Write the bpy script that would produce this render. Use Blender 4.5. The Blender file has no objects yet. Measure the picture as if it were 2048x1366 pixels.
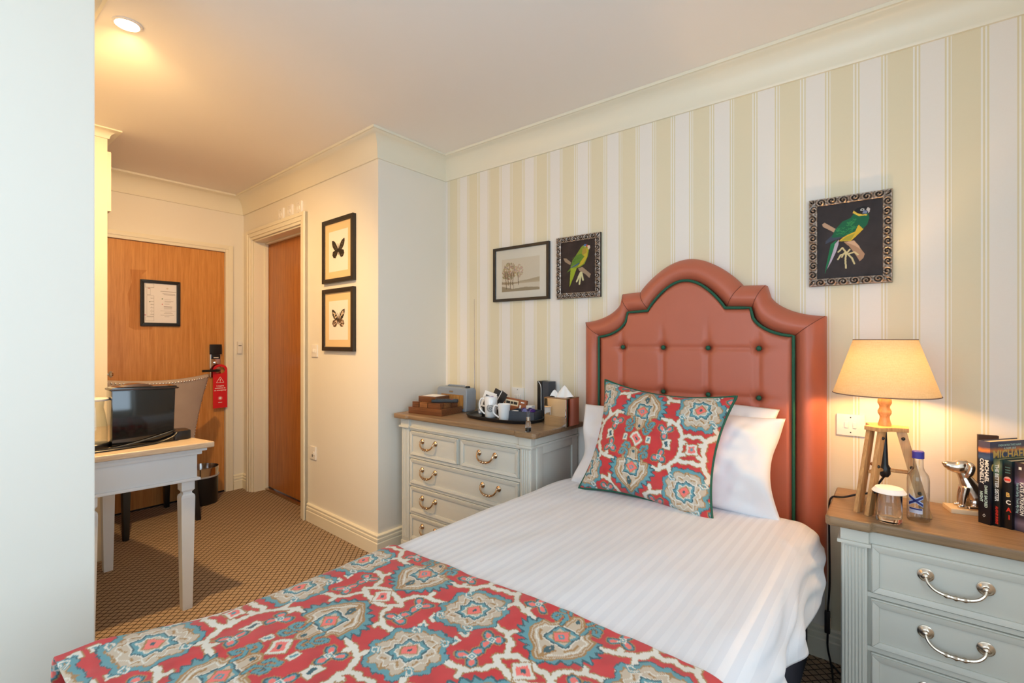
import bpy, bmesh, math, random
import numpy as np
from mathutils import Matrix, Vector
random.seed(7); RNG = np.random.default_rng(7)
SC = bpy.context.scene
COL = SC.collection
R = math.radians
# ---------------------------------------------------------------- camera, light, exposure
CAM_H = 1.227
cd = bpy.data.cameras.new('camera'); cam = bpy.data.objects.new('camera', cd); COL.objects.link(cam)
cd.sensor_width = 36; cd.lens = 974.6 / 2048 * 36; cd.clip_start = .02; cd.shift_y = -3 / 2048
cam.location = (0, 0, CAM_H); cam.rotation_euler = (R(90), 0, R(38.53)); SC.camera = cam
W = bpy.data.worlds.new('world'); SC.world = W; W.use_nodes = True
W.node_tree.nodes['Background'].inputs[0].default_value = (.75, .87, 1, 1)
W.node_tree.nodes['Background'].inputs[1].default_value = 1.0
def area(name, loc, rot, sx, sy, power, col):
    l = bpy.data.lights.new(name, 'AREA'); l.shape = 'RECTANGLE'; l.size = sx; l.size_y = sy; l.energy = power; l.color = col
    o = bpy.data.objects.new(name, l); o.location = loc; o.rotation_euler = rot; COL.objects.link(o); return o
area('window_daylight', (1.30, .02, 1.42), (R(90), 0, R(90)), 1.60, 1.40, 31, (.64, .83, 1.0))
area('bay_window_daylight', (-.45, -1.12, 1.38), (R(90), 0, 0), 1.7, 1.40, 20, (.66, .84, 1.0))
SC.view_settings.view_transform = 'Standard'; SC.view_settings.look = 'None'; SC.view_settings.gamma = 1
SC.view_settings.use_curve_mapping = False
SC.view_settings.exposure = 0.2
SC.cycles.use_denoising = True; SC.cycles.max_bounces = 10; SC.cycles.diffuse_bounces = 6; SC.cycles.transmission_bounces = 8
SC.cycles.transparent_max_bounces = 12; SC.cycles.sample_clamp_indirect = 6; SC.cycles.caustics_refractive = False; SC.cycles.caustics_reflective = False
# ---------------------------------------------------------------- materials
def lin(c):
    if isinstance(c, (tuple, list)) and max(c) > 1.001: c = tuple(x / 255 for x in c)
    return tuple(x / 12.92 if x <= .04045 else ((x + .055) / 1.055) ** 2.4 for x in c[:3])
def srgb(r, g, b): return lin((r / 255, g / 255, b / 255))
MATS = {}
class NT:
    def __init__(s, name):
        s.m = bpy.data.materials.new(name); s.m.use_nodes = True; s.t = s.m.node_tree; s.n = s.t.nodes; s.l = s.t.links
        s.b = s.n['Principled BSDF']; s.out = s.n['Material Output']; s._c = None
    def new(s, t, **k):
        n = s.n.new(t)
        for a, b in k.items(): setattr(n, a, b)
        return n
    def link(s, a, b): s.l.new(a, b)
    def co(s):
        if s._c is None: s._c = s.new('ShaderNodeTexCoord')
        return s._c.outputs['Object']
    def val(s, sock, v):
        if hasattr(v, 'is_output') or hasattr(v, 'links'): s.link(v, sock)
        else: sock.default_value = v
    def math(s, op, a, b=0.0, c=None, clamp=False):
        n = s.new('ShaderNodeMath', operation=op, use_clamp=clamp); s.val(n.inputs[0], a); s.val(n.inputs[1], b)
        if c is not None: s.val(n.inputs[2], c)
        return n.outputs[0]
    def mapping(s, scale=(1, 1, 1), rot=(0, 0, 0), loc=(0, 0, 0), vec=None):
        n = s.new('ShaderNodeMapping'); n.inputs['Scale'].default_value = scale; n.inputs['Rotation'].default_value = rot
        n.inputs['Location'].default_value = loc; s.link(vec or s.co(), n.inputs[0]); return n.outputs[0]
    def noise(s, scale, detail=4, vec=None, rough=.55):
        n = s.new('ShaderNodeTexNoise'); n.inputs['Scale'].default_value = scale; n.inputs['Detail'].default_value = detail
        n.inputs['Roughness'].default_value = rough; s.link(vec or s.co(), n.inputs['Vector']); return n.outputs['Fac']
    def ramp(s, fac, stops, interp='LINEAR'):
        n = s.new('ShaderNodeValToRGB'); cr = n.color_ramp; cr.interpolation = interp
        while len(cr.elements) < len(stops): cr.elements.new(.5)
        for e, (p, c) in zip(cr.elements, stops): e.position = p; e.color = (*c, 1)
        s.link(fac, n.inputs[0]); return n.outputs[0]
    def mix(s, fac, a, b, blend='MIX'):
        n = s.new('ShaderNodeMix', data_type='RGBA', blend_type=blend); s.val(n.inputs[0], fac)
        for k, v in ((6, a), (7, b)):
            if isinstance(v, tuple): n.inputs[k].default_value = (*v[:3], 1)
            else: s.link(v, n.inputs[k])
        return n.outputs[2]
    def bump(s, h, strength=.2, dist=.002):
        n = s.new('ShaderNodeBump'); n.inputs['Strength'].default_value = strength; n.inputs['Distance'].default_value = dist
        s.link(h, n.inputs['Height']); s.link(n.outputs[0], s.b.inputs['Normal']); return n
    def color(s, v):
        if isinstance(v, tuple): s.b.inputs['Base Color'].default_value = (*v[:3], 1)
        else: s.link(v, s.b.inputs['Base Color'])
    def set(s, **k):
        for a, b in k.items(): s.b.inputs[a.replace('_', ' ')].default_value = b
def plain(name, c, rough=.5, metal=0, var=.06, vs=18, bump=0, bs=60, spec=.5, coat=0):
    if name in MATS: return MATS[name]
    s = NT(name)
    if var: s.color(s.mix(s.noise(vs, 3), tuple(x * (1 - var) for x in c), tuple(min(1, x * (1 + var)) for x in c)))
    else: s.color(c)
    s.set(Roughness=rough, Metallic=metal); s.b.inputs['Specular IOR Level'].default_value = spec
    if coat: s.b.inputs['Coat Weight'].default_value = coat; s.b.inputs['Coat Roughness'].default_value = .08
    if bump: s.bump(s.noise(bs, 5), bump, .001)
    MATS[name] = s.m; return s.m
def wood(name, c1, c2, axis=2, rough=.45, sc=1.0, spec=.4):
    if name in MATS: return MATS[name]
    s = NT(name); k = [38 * sc] * 3; k[axis] = 1.6 * sc
    v = s.mapping(tuple(k)); g = s.noise(2.2, 6, v, .62); k2 = [150 * sc] * 3; k2[axis] = 5 * sc
    f = s.noise(2.0, 4, s.mapping(tuple(k2)), .6); a = s.math('MULTIPLY_ADD', f, .35, s.math('MULTIPLY', g, .75))
    s.color(s.ramp(a, [(.3, c1), (.72, c2)])); s.set(Roughness=rough); s.b.inputs['Specular IOR Level'].default_value = spec
    s.bump(f, .12, .0006); MATS[name] = s.m; return s.m
def painted(name='painted', rough=.6, weave=0, spec=.3):
    if name in MATS: return MATS[name]
    s = NT(name); a = s.new('ShaderNodeAttribute'); a.attribute_name = 'Col'
    c = a.outputs['Color']
    if weave:
        n = s.noise(9, 3); c = s.mix(s.math('MULTIPLY', n, .07), c, (.9, .8, .75), 'MIX')
        s.bump(s.noise(900, 2), weave, .0006)
    s.color(c); s.set(Roughness=rough); s.b.inputs['Specular IOR Level'].default_value = spec
    if weave: s.b.inputs['Sheen Weight'].default_value = .15
    MATS[name] = s.m; return s.m
def glass(name='clear_glass', c=(1, 1, 1), rough=.0, ior=1.45):
    if name in MATS: return MATS[name]
    s = NT(name); s.color(c); s.set(Roughness=rough, IOR=ior); s.b.inputs['Transmission Weight'].default_value = 1
    MATS[name] = s.m; return s.m
def thin_clear(name='thin_clear', tint=(.96, .98, .98), gl=.12, k=.3):
    if name in MATS: return MATS[name]
    s = NT(name); t = s.new('ShaderNodeBsdfTransparent'); t.inputs[0].default_value = (*tint, 1)
    g = s.new('ShaderNodeBsdfGlossy'); g.inputs['Roughness'].default_value = .04
    lw = s.new('ShaderNodeLayerWeight'); lw.inputs[0].default_value = .35
    f = s.math('MULTIPLY_ADD', lw.outputs['Facing'], k, gl * .15, clamp=True)
    m = s.new('ShaderNodeMixShader'); s.link(f, m.inputs[0]); s.link(t.outputs[0], m.inputs[1]); s.link(g.outputs[0], m.inputs[2])
    s.link(m.outputs[0], s.out.inputs[0]); MATS[name] = s.m; return s.m
def emit(name, c, k):
    if name in MATS: return MATS[name]
    s = NT(name); s.b.inputs['Emission Color'].default_value = (*c, 1); s.b.inputs['Emission Strength'].default_value = k
    s.color(c); MATS[name] = s.m; return s.m
def wallpaper():
    s = NT('striped_wallpaper'); sx = s.new('ShaderNodeSeparateXYZ'); s.link(s.co(), sx.inputs[0])
    P = .1737; t = s.math('FRACT', s.math('DIVIDE', s.math('ADD', sx.outputs[0], .036 + P * 20), P))
    ye, wh = srgb(229, 218, 189), srgb(238, 232, 225); y2 = srgb(226, 214, 180); w2 = srgb(242, 238, 231)
    a = .0715 / P; q = .005 / P; b = (.0715 + .0195) / P; c = b + .0645 / P
    st = [(0, ye), (a, w2), (a + q, y2), (a + 2 * q, w2), (a + 3 * q, y2), (b, wh), (c, y2), (c + q, w2), (c + 2 * q, y2), (c + 3 * q, w2)]
    col = s.ramp(t, st, 'CONSTANT')
    n = s.noise(1, 3, s.mapping((500, 500, 60))); n2 = s.noise(1, 3, s.mapping((60, 60, 500)))
    w = s.math('MULTIPLY', s.math('ADD', n, n2), .5)
    s.color(s.mix(s.math('MULTIPLY', w, .12), col, (.55, .45, .30))); s.set(Roughness=.75); s.bump(w, .15, .0006)
    return s.m
def carpet():
    s = NT('trellis_carpet'); v = s.mapping((1, 1, 1), (0, 0, R(45))); sx = s.new('ShaderNodeSeparateXYZ')
    wob = s.noise(60, 2); s.link(v, sx.inputs[0]); D = .027
    def ln(o):
        t = s.math('ABSOLUTE', s.math('SUBTRACT', s.math('FRACT', s.math('ADD', s.math('DIVIDE', s.math('ADD', o, s.math('MULTIPLY', wob, .003)), D), 400.0)), .5))
        return s.math('GREATER_THAN', t, .425)
    l = s.math('MAXIMUM', ln(sx.outputs[0]), ln(sx.outputs[1])); f = s.noise(700, 3); b = s.noise(4, 3)
    base = s.mix(f, srgb(148, 127, 106), srgb(188, 166, 141)); dark = s.mix(f, srgb(50, 38, 36), srgb(76, 60, 54))
    s.color(s.mix(s.math('MULTIPLY', b, .15), s.mix(l, base, dark), srgb(110, 85, 60))); s.set(Roughness=.95); s.b.inputs['Specular IOR Level'].default_value = .1
    s.bump(s.math('SUBTRACT', f, s.math('MULTIPLY', l, .6)), .5, .003); return s.m
M_CREAM = plain('cream_wall_paint', srgb(233, 228, 217), .6, var=.015, vs=3, bump=.05, bs=220)
M_CEIL = plain('white_ceiling_paint', srgb(243, 238, 233), .8, var=.01, vs=2)
M_TRIM = plain('cream_gloss_trim', srgb(234, 228, 209), .35, var=.01, vs=6)
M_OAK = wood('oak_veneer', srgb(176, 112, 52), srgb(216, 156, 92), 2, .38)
M_OAK_SHADED = wood('shaded_oak_veneer', srgb(138, 78, 28), srgb(194, 124, 56), 2, .35)  # same oak as the entry door; its dimmer lighting is put into the colour
M_GREY = plain('pale_grey_painted_wood', srgb(205, 204, 195), .42, var=.02, vs=5)
M_TOP = wood('weathered_oak_top', srgb(108, 83, 60), srgb(160, 131, 99), 0, .4)
M_DESKTOP = wood('limed_oak_top', srgb(170, 145, 122), srgb(206, 190, 168), 1, .4)
M_DESK = plain('white_painted_wood', srgb(222, 226, 230), .4, var=.01)
M_CHROME = plain('polished_chrome', (.8, .8, .8), .12, 1, 0)
M_BRASS = plain('antique_nickel', srgb(214, 200, 184), .24, 1, .1, 40)
M_BRONZE = plain('aged_brass', srgb(196, 166, 134), .25, 1, .1, 40)
M_BLACK = plain('black_plastic', srgb(22, 23, 26), .35, var=.05)
M_GLOSSB = plain('gloss_black_plastic', srgb(12, 13, 16), .08, var=0, coat=.5)
M_WHITEP = plain('white_plastic', srgb(236, 232, 226), .3, var=.01)
M_PORC = plain('white_porcelain', srgb(240, 240, 240), .12, var=0, coat=.3)
M_PAPER = plain('white_paper', srgb(238, 236, 234), .8, var=.01)
M_LEATHER = plain('terracotta_leather', srgb(184, 100, 75), .42, var=.05, vs=9, bump=.12, bs=420)
M_GREEN = plain('green_velvet_piping', srgb(22, 84, 62), .7, var=.1, vs=90)
M_NAVY = plain('navy_base_fabric', srgb(52, 54, 70), .9, var=.08, vs=200)
M_BLACKW = plain('black_lacquered_wood', srgb(20, 19, 20), .35, var=.05)
M_DARKF = plain('black_frame_wood', srgb(40, 34, 30), .4, var=.1, vs=60)
M_SUEDE = plain('taupe_velvet', srgb(168, 152, 142), .85, var=.14, vs=7, bump=.1, bs=30)
# ---------------------------------------------------------------- mesh helpers
class MB:
    def __init__(s): s.v = []; s.f = []
    def add(s, vs, fs, mat=None):
        o = len(s.v)
        s.v += [tuple(mat @ Vector(p)) for p in vs] if mat is not None else [tuple(map(float, p)) for p in vs]
        s.f += [tuple(i + o for i in f) for f in fs]; return s
    def box(s, x0, x1, y0, y1, z0, z1, mat=None):
        return s.add([(x, y, z) for z in (z0, z1) for y in (y0, y1) for x in (x0, x1)],
                     [(0, 2, 3, 1), (4, 5, 7, 6), (0, 1, 5, 4), (2, 6, 7, 3), (0, 4, 6, 2), (1, 3, 7, 5)], mat)
    def hexa(s, bot, top):
        return s.add(list(bot) + list(top), [(3, 2, 1, 0), (4, 5, 6, 7), (0, 1, 5, 4), (1, 2, 6, 5), (2, 3, 7, 6), (3, 0, 4, 7)])
    def grid(s, P, cu=False, cv=False, flip=False, mat=None):
        n, m = P.shape[:2]; fs = []
        for i in range(n if cu else n - 1):
            for j in range(m if cv else m - 1):
                q = (i * m + j, ((i + 1) % n) * m + j, ((i + 1) % n) * m + (j + 1) % m, i * m + (j + 1) % m)
                fs.append(q[::-1] if flip else q)
        return s.add(P.reshape(-1, 3), fs, mat)
    def lathe(s, prof, seg=24, c=(0, 0, 0), mat=None, sx=1, sy=1):
        n = len(prof); vs = []; fs = []
        for k in range(seg):
            a = 2 * math.pi * k / seg
            vs += [(c[0] + r * math.cos(a) * sx, c[1] + r * math.sin(a) * sy, c[2] + z) for r, z in prof]
        for k in range(seg):
            for i in range(n - 1):
                a, b = k * n + i, ((k + 1) % seg) * n + i; fs.append((a, b, b + 1, a + 1))
        if prof[0][0] > 1e-6: fs.append(tuple(k * n for k in range(seg))[::-1])
        if prof[-1][0] > 1e-6: fs.append(tuple(k * n + n - 1 for k in range(seg)))
        return s.add(vs, fs, mat)
    def tube(s, pts, r, seg=8, closed=False, mat=None):
        P = [Vector(p) for p in pts]; n = len(P); rr = r if isinstance(r, (list, tuple)) else [r] * n
        T = [(P[(i + 1) % n] - P[i - 1] if closed else P[min(i + 1, n - 1)] - P[max(i - 1, 0)]).normalized() for i in range(n)]
        up = Vector((0, 0, 1)) if abs(T[0].z) < .9 else Vector((1, 0, 0)); N = (up - T[0] * up.dot(T[0])).normalized(); vs = []; fs = []
        for i in range(n):
            N = (N - T[i] * N.dot(T[i])).normalized(); B = T[i].cross(N)
            vs += [P[i] + (N * math.cos(2 * math.pi * k / seg) + B * math.sin(2 * math.pi * k / seg)) * rr[i] for k in range(seg)]
        for i in range(n if closed else n - 1):
            for k in range(seg):
                a, b = i * seg, ((i + 1) % n) * seg; fs.append((a + k, a + (k + 1) % seg, b + (k + 1) % seg, b + k))
        if not closed: fs += [tuple(range(seg))[::-1], tuple((n - 1) * seg + k for k in range(seg))]
        return s.add(vs, fs, mat)
    def prism(s, poly, a, b, plane='xy', mat=None):
        mp = {'xy': lambda p, t: (p[0], p[1], t), 'xz': lambda p, t: (p[0], t, p[1]), 'yz': lambda p, t: (t, p[0], p[1])}[plane]
        n = len(poly); return s.add([mp(p, a) for p in poly] + [mp(p, b) for p in poly],
            [tuple(range(n))[::-1], tuple(range(n, 2 * n))] + [(i, (i + 1) % n, (i + 1) % n + n, i + n) for i in range(n)], mat)
    def ball(s, c, r, seg=12, rings=8, sc=(1, 1, 1), mat=None):
        P = np.array([[(c[0] + r * sc[0] * math.sin(t) * math.cos(p), c[1] + r * sc[1] * math.sin(t) * math.sin(p), c[2] + r * sc[2] * math.cos(t))
             for p in np.linspace(0, 2 * math.pi, seg, endpoint=False)] for t in np.linspace(.02, math.pi - .02, rings)])
        return s.grid(P, cv=True, mat=mat)
def mesh_of(name, mb, bev=0, seg=2, smooth=True, ang=40, cols=None):
    me = bpy.data.meshes.new(name); me.from_pydata(mb.v, [], mb.f)
    bm = bmesh.new(); bm.from_mesh(me)
    if cols is None: bmesh.ops.recalc_face_normals(bm, faces=bm.faces[:])
    if bev:
        es = [e for e in bm.edges if len(e.link_faces) == 2 and e.calc_face_angle(0) > R(35)]
        bmesh.ops.bevel(bm, geom=es, offset=bev, segments=seg, affect='EDGES', profile=.7, clamp_overlap=True)
    bm.to_mesh(me); bm.free()
    if smooth:
        me.polygons.foreach_set('use_smooth', [True] * len(me.polygons)); me.set_sharp_from_angle(angle=R(ang))
    if cols is not None:
        at = me.color_attributes.new('Col', 'FLOAT_COLOR', 'POINT'); c = np.ones((len(me.vertices), 4), np.float32); c[:, :3] = cols.reshape(-1, 3)
        at.data.foreach_set('color', c.ravel())
    return me
def obj(name, mb, mat, parent=None, bev=0, seg=2, smooth=True, ang=40, cols=None, loc=None, rot=None):
    me = mb if isinstance(mb, bpy.types.Mesh) else mesh_of(name, mb, bev, seg, smooth, ang, cols)
    if mat is not None and not me.materials: me.materials.append(mat)
    o = bpy.data.objects.new(name, me); COL.objects.link(o)
    if parent is not None: o.parent = parent
    if loc is not None: o.location = loc
    if rot is not None: o.rotation_euler = rot
    return o
def tag(o, label, cat, group=None):
    o['label'] = label; o['category'] = cat
    if group: o['group'] = group
    return o
def struct(o): o['kind'] = 'structure'; return o
def thing(name, label, cat, loc=(0, 0, 0), rotz=0, group=None):
    o = bpy.data.objects.new(name, None); o.empty_display_size = .1; COL.objects.link(o); o.location = loc; o.rotation_euler = (0, 0, rotz)
    return tag(o, label, cat, group)
def text_mesh(txt, size, mat=None, bold=0.0, align='CENTER', ext=.0002, sx=1.0):
    c = bpy.data.curves.new('lettering', 'FONT'); c.body = txt; c.size = size; c.align_x = align; c.align_y = 'CENTER'; c.extrude = ext; c.offset = bold; c.resolution_u = 2
    o = bpy.data.objects.new('lettering', c); COL.objects.link(o)
    dg = bpy.context.evaluated_depsgraph_get(); me = bpy.data.meshes.new_from_object(o.evaluated_get(dg)); bpy.data.objects.remove(o); bpy.data.curves.remove(c)
    if sx != 1: me.transform(Matrix.Diagonal((sx, 1, 1, 1)))
    return me
def text(name, txt, size, mat, parent, mtx, bold=0.0, align='CENTER', sx=1.0):
    me = text_mesh(txt, size, None, bold, align, sx=sx); me.transform(mtx); me.materials.clear(); me.materials.append(mat)
    o = bpy.data.objects.new(name, me); COL.objects.link(o); o.parent = parent; return o
def smoothpts(pts, n=8, closed=False):
    P = [Vector(p) for p in pts]; out = []; m = len(P)
    for i in range(m if closed else m - 1):
        g = lambda k: P[k % m] if closed else P[max(0, min(m - 1, k))]
        p0, p1, p2, p3 = g(i - 1), g(i), g(i + 1), g(i + 2)
        for k in range(n):
            t = k / n; out.append(.5 * ((2 * p1) + (p2 - p0) * t + (2 * p0 - 5 * p1 + 4 * p2 - p3) * t * t + (3 * p1 - p0 - 3 * p2 + p3) * t ** 3))
    if not closed: out.append(P[-1])
    return out
def fbm(x, y, seed=0, oct=3):
    r = np.random.default_rng(seed); z = np.zeros_like(x)
    for o in range(oct):
        for _ in range(4):
            a = r.uniform(0, 2 * math.pi); p = r.uniform(0, 6.28); k = 2 ** o * r.uniform(.7, 1.3)
            z = z + np.sin((x * math.cos(a) + y * math.sin(a)) * k * 6.28 + p) / 4 / 2 ** o
    return z
# ---------------------------------------------------------------- canvas for flat printed pictures
def inpoly(X, Y, pts):
    r = np.zeros(X.shape, bool); n = len(pts)
    for i in range(n):
        x0, y0 = pts[i]; x1, y1 = pts[(i + 1) % n]
        if y0 == y1: continue
        c = ((Y >= y0) != (Y >= y1)) & (X < (x1 - x0) * (Y - y0) / (y1 - y0) + x0); r ^= c
    return r
def segd(X, Y, pts):
    d = np.full(X.shape, 1e9)
    for (x0, y0), (x1, y1) in zip(pts[:-1], pts[1:]):
        dx, dy = x1 - x0, y1 - y0; L = dx * dx + dy * dy + 1e-12
        t = np.clip(((X - x0) * dx + (Y - y0) * dy) / L, 0, 1); d = np.minimum(d, np.hypot(X - x0 - t * dx, Y - y0 - t * dy))
    return d
class Canvas:
    def __init__(s, w, h, nx, bg, quad=None):
        s.w, s.h = w, h; s.nx = nx; s.ny = max(2, int(nx * h / w)); s.q = quad
        s.X, s.Y = np.meshgrid(np.linspace(0, 1, s.nx), np.linspace(0, 1, s.ny)); s.c = np.empty((s.ny, s.nx, 3)); s.c[:] = lin(bg)
    def T(s, pts):
        if s.q is None: return pts
        (ax, ay), (bx, by), (cx, cy), (dx, dy) = s.q; out = []
        for x, y in pts:   # TL TR BR BL quad in measured units, y down
            u = (x - (ax + dx) / 2) / ((bx + cx) / 2 - (ax + dx) / 2); yt = ay + (by - ay) * u; yb = dy + (cy - dy) * u
            out.append((u, 1 - (y - yt) / (yb - yt)))
        return out
    def poly(s, pts, col): s.c[inpoly(s.X, s.Y, s.T(pts))] = lin(col)
    def line(s, pts, wd, col):
        P = s.T(pts); a = s.h / s.w; s.c[segd(s.X, s.Y * a, [(x, y * a) for x, y in P]) < wd] = lin(col)
    def ell(s, x, y, rx, ry, col, rot=0):
        (x, y), = s.T([(x, y)]); a = s.h / s.w; dx, dy = s.X - x, (s.Y - y) * a; cr, sr = math.cos(rot), math.sin(rot)
        s.c[((dx * cr + dy * sr) / rx) ** 2 + ((-dx * sr + dy * cr) / ry) ** 2 < 1] = lin(col)
    def mottle(s, k, seed=1): s.c *= (1 + k * fbm(s.X * 3, s.Y * 3, seed, 4))[..., None]
    def obj(s, name, mat, parent, mtx):
        P = np.stack([(s.X - .5) * s.w, (s.Y - .5) * s.h, np.zeros_like(s.X)], -1); mb = MB().grid(P, mat=mtx)
        return obj(name, mb, mat, parent, smooth=False, cols=np.clip(s.c, 0, 1))
FACE_MY = Matrix(((1, 0, 0, 0), (0, 0, -1, 0), (0, 1, 0, 0), (0, 0, 0, 1)))      # picture faces -y, x right, z up
FACE_PX = Matrix(((0, 0, 1, 0), (1, 0, 0, 0), (0, 1, 0, 0), (0, 0, 0, 1)))       # picture faces +x, y right, z up
# ---------------------------------------------------------------- room shell
CZ = 2.40; XA = -2.33; YH = 2.23; YC = 1.70; XE = -4.28; YE2 = 1.785; XW = -3.47; YW = .7235; XL = -1.79; YL = .345; YB = -1.2; XR = 1.40
CR = R(-2.5)                                      # the corridor wall leans off the grid
struct(obj('floor', MB().box(XE - .1, XR + .1, YB - .1, YH + .1, -.06, 0), carpet(), smooth=False))
struct(obj('ceiling', MB().box(XE - .1, XR + .1, YB - .1, YH + .1, CZ, CZ + .06), M_CEIL, smooth=False))
t = .1
struct(obj('wall_headboard', MB().box(XA, XR, YH, YH + t, 0, CZ), wallpaper(), smooth=False))
struct(obj('wall_alcove', MB().prism([(XA, YC), (XA, YH + t), (XA - .1, YH + t), (XA - .1, YC + .00437)], 0, CZ), M_CREAM, smooth=False))
# corridor wall in its own frame (local x runs right to the column corner, faces local -y)
def CW(lx, ly=0.0, z=0.0):
    return (XA + lx * math.cos(CR) - ly * math.sin(CR), YC + lx * math.sin(CR) + ly * math.cos(CR), z)
OX0, OX1, OZ = -1.755, -.912, 2.03
w = MB().box(-1.99, OX0, 0, .16, 0, CZ).box(OX1, -.1, 0, .16, 0, CZ).box(OX0, OX1, 0, .16, OZ, CZ)
wc = struct(obj('wall_corridor', w, M_CREAM, smooth=False, loc=CW(0), rot=(0, 0, CR)))
struct(obj('wall_entry', MB().box(XE - t, XE, YW - .3, .83, 0, CZ).box(XE - t, XE, 1.648, YE2 + .05, 0, CZ).box(XE - t, XE, .83, 1.648, 1.945, CZ), M_CREAM, smooth=False))
struct(obj('wall_left', MB().box(XW - .05, XL - .1, YL - .1, YL, 0, CZ), M_CREAM, smooth=False))
struct(obj('wall_bay_side', MB().box(XL - .1, XL, YB, YL, 0, CZ), M_CREAM, bev=.003, smooth=False))
BX0, BX1, BZ0, BZ1 = -1.32, .42, .64, 2.12
struct(obj('wall_back', MB().box(XL, BX0, YB - t, YB, 0, CZ).box(BX1, XR, YB - t, YB, 0, CZ).box(BX0, BX1, YB - t, YB, 0, BZ0).box(BX0, BX1, YB - t, YB, BZ1, CZ), M_CREAM, smooth=False))
w2 = struct(bpy.data.objects.new('window_2', None)); COL.objects.link(w2); w2.location = ((BX0 + BX1) / 2, YB - .05, BZ0)
hw, hh = (BX1 - BX0) / 2, BZ1 - BZ0
fr = MB().box(-hw, -hw + .06, -.03, .03, 0, hh).box(hw - .06, hw, -.03, .03, 0, hh).box(-hw + .06, hw - .06, -.03, .03, 0, .06).box(-hw + .06, hw - .06, -.03, .03, hh - .06, hh).box(-.025, .025, -.03, .03, .06, hh - .06)
obj('window_frame', fr, M_TRIM, w2, bev=.004)
for k in (-1, 1):
    a, b = sorted((k * .025, k * (hw - .06))); obj('pane', MB().box(a, b, -.003, .003, .06, hh - .06), thin_clear(), w2, smooth=False)
WY0, WY1, WZ0, WZ1 = -.82, .86, .68, 2.16; XP, YP = .75, .92
struct(obj('wall_right_with_shading_return', MB().box(XR, XR + t, YB, WY0, 0, CZ).box(XR, XR + t, WY1, YP + t, 0, CZ).box(XP, XR, YP, YP + t, 0, CZ).box(XP, XP + t, YP + t, YH, 0, CZ).box(XR, XR + t, WY0, WY1, 0, WZ0).box(XR, XR + t, WY0, WY1, WZ1, CZ), M_CREAM, smooth=False))  # inward return added out of view to keep daylight off the lamp end
wn = struct(bpy.data.objects.new('window_1', None)); COL.objects.link(wn); wn.location = (XR + .05, (WY0 + WY1) / 2, WZ0)
hw, hh = (WY1 - WY0) / 2, WZ1 - WZ0
fr = MB().box(-.03, .03, -hw, -hw + .06, 0, hh).box(-.03, .03, hw - .06, hw, 0, hh).box(-.03, .03, -hw + .06, hw - .06, 0, .06).box(-.03, .03, -hw + .06, hw - .06, hh - .06, hh).box(-.03, .03, -.025, .025, .06, hh - .06)
obj('window_frame', fr, M_TRIM, wn, bev=.004)
for k in (-1, 1):
    a, b = sorted((k * .025, k * (hw - .06))); obj('pane', MB().box(-.003, .003, a, b, .06, hh - .06), thin_clear(), wn, smooth=False)
def sweep(name, path, prof, mat, closed=False):
    P = [Vector((*p, 0)) for p in path]; n = len(P); rows = []
    for i in range(n):
        d0 = (P[i] - P[i - 1]).normalized() if i else None; d1 = (P[i + 1] - P[i]).normalized() if i < n - 1 else None
        n0 = Vector((-d0.y, d0.x, 0)) if d0 else None; n1 = Vector((-d1.y, d1.x, 0)) if d1 else None
        if n0 and n1: m = (n0 + n1); m = m / (1 + n0.dot(n1))
        else: m = n0 or n1
        rows.append([(P[i].x + m.x * o, P[i].y + m.y * o, z) for o, z in prof])
    mb = MB().grid(np.array(rows))
    mb.f.append(tuple(range(len(prof)))); mb.f.append(tuple(len(mb.v) - 1 - k for k in range(len(prof))))
    return struct(obj(name, mb, mat, ang=28))
cove = [(0, 2.262), (.010, 2.262), (.013, 2.270)] + [(.085 - .072 * math.cos(a), 2.270 + .112 * math.sin(a)) for a in np.linspace(.05, 1.5, 9)] + [(.086, 2.386), (.096, 2.386), (.096, 2.3995), (0, 2.3995)]
cc = CW(0); ce = CW(-1.952)
sweep('trim_1', [(XP, YH), (XA, YH), (XA, cc[1]), (XE, YE2 + .0), (XE, YW + .02)], cove, M_TRIM)
sweep('trim_2', [(XW, YL), (XL, YL), (XL, YB), (XR, YB), (XR, YP), (XP, YP), (XP, YH)], cove, M_TRIM)
base = [(0, 0), (.018, 0), (.018, .070), (.013, .074), (.013, .078), (.017, .081), (.017, .094), (.012, .098), (.012, .103), (.015, .106), (.015, .113), (.008, .119), (0, .119)]
sweep('baseboard_headboard', [(XP, YH), (XA, YH), (XA, cc[1]), CW(-.828)[:2]], base, M_TRIM)
sweep('baseboard_corner', [CW(-1.832)[:2], (XE, YE2), (XE, 1.70)], base, M_TRIM)
sweep('baseboard_bay', [(XW, YL), (XL, YL), (XL, YB), (XR, YB), (XR, YP), (XP, YP), (XP, YH)], base, M_TRIM)
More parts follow.
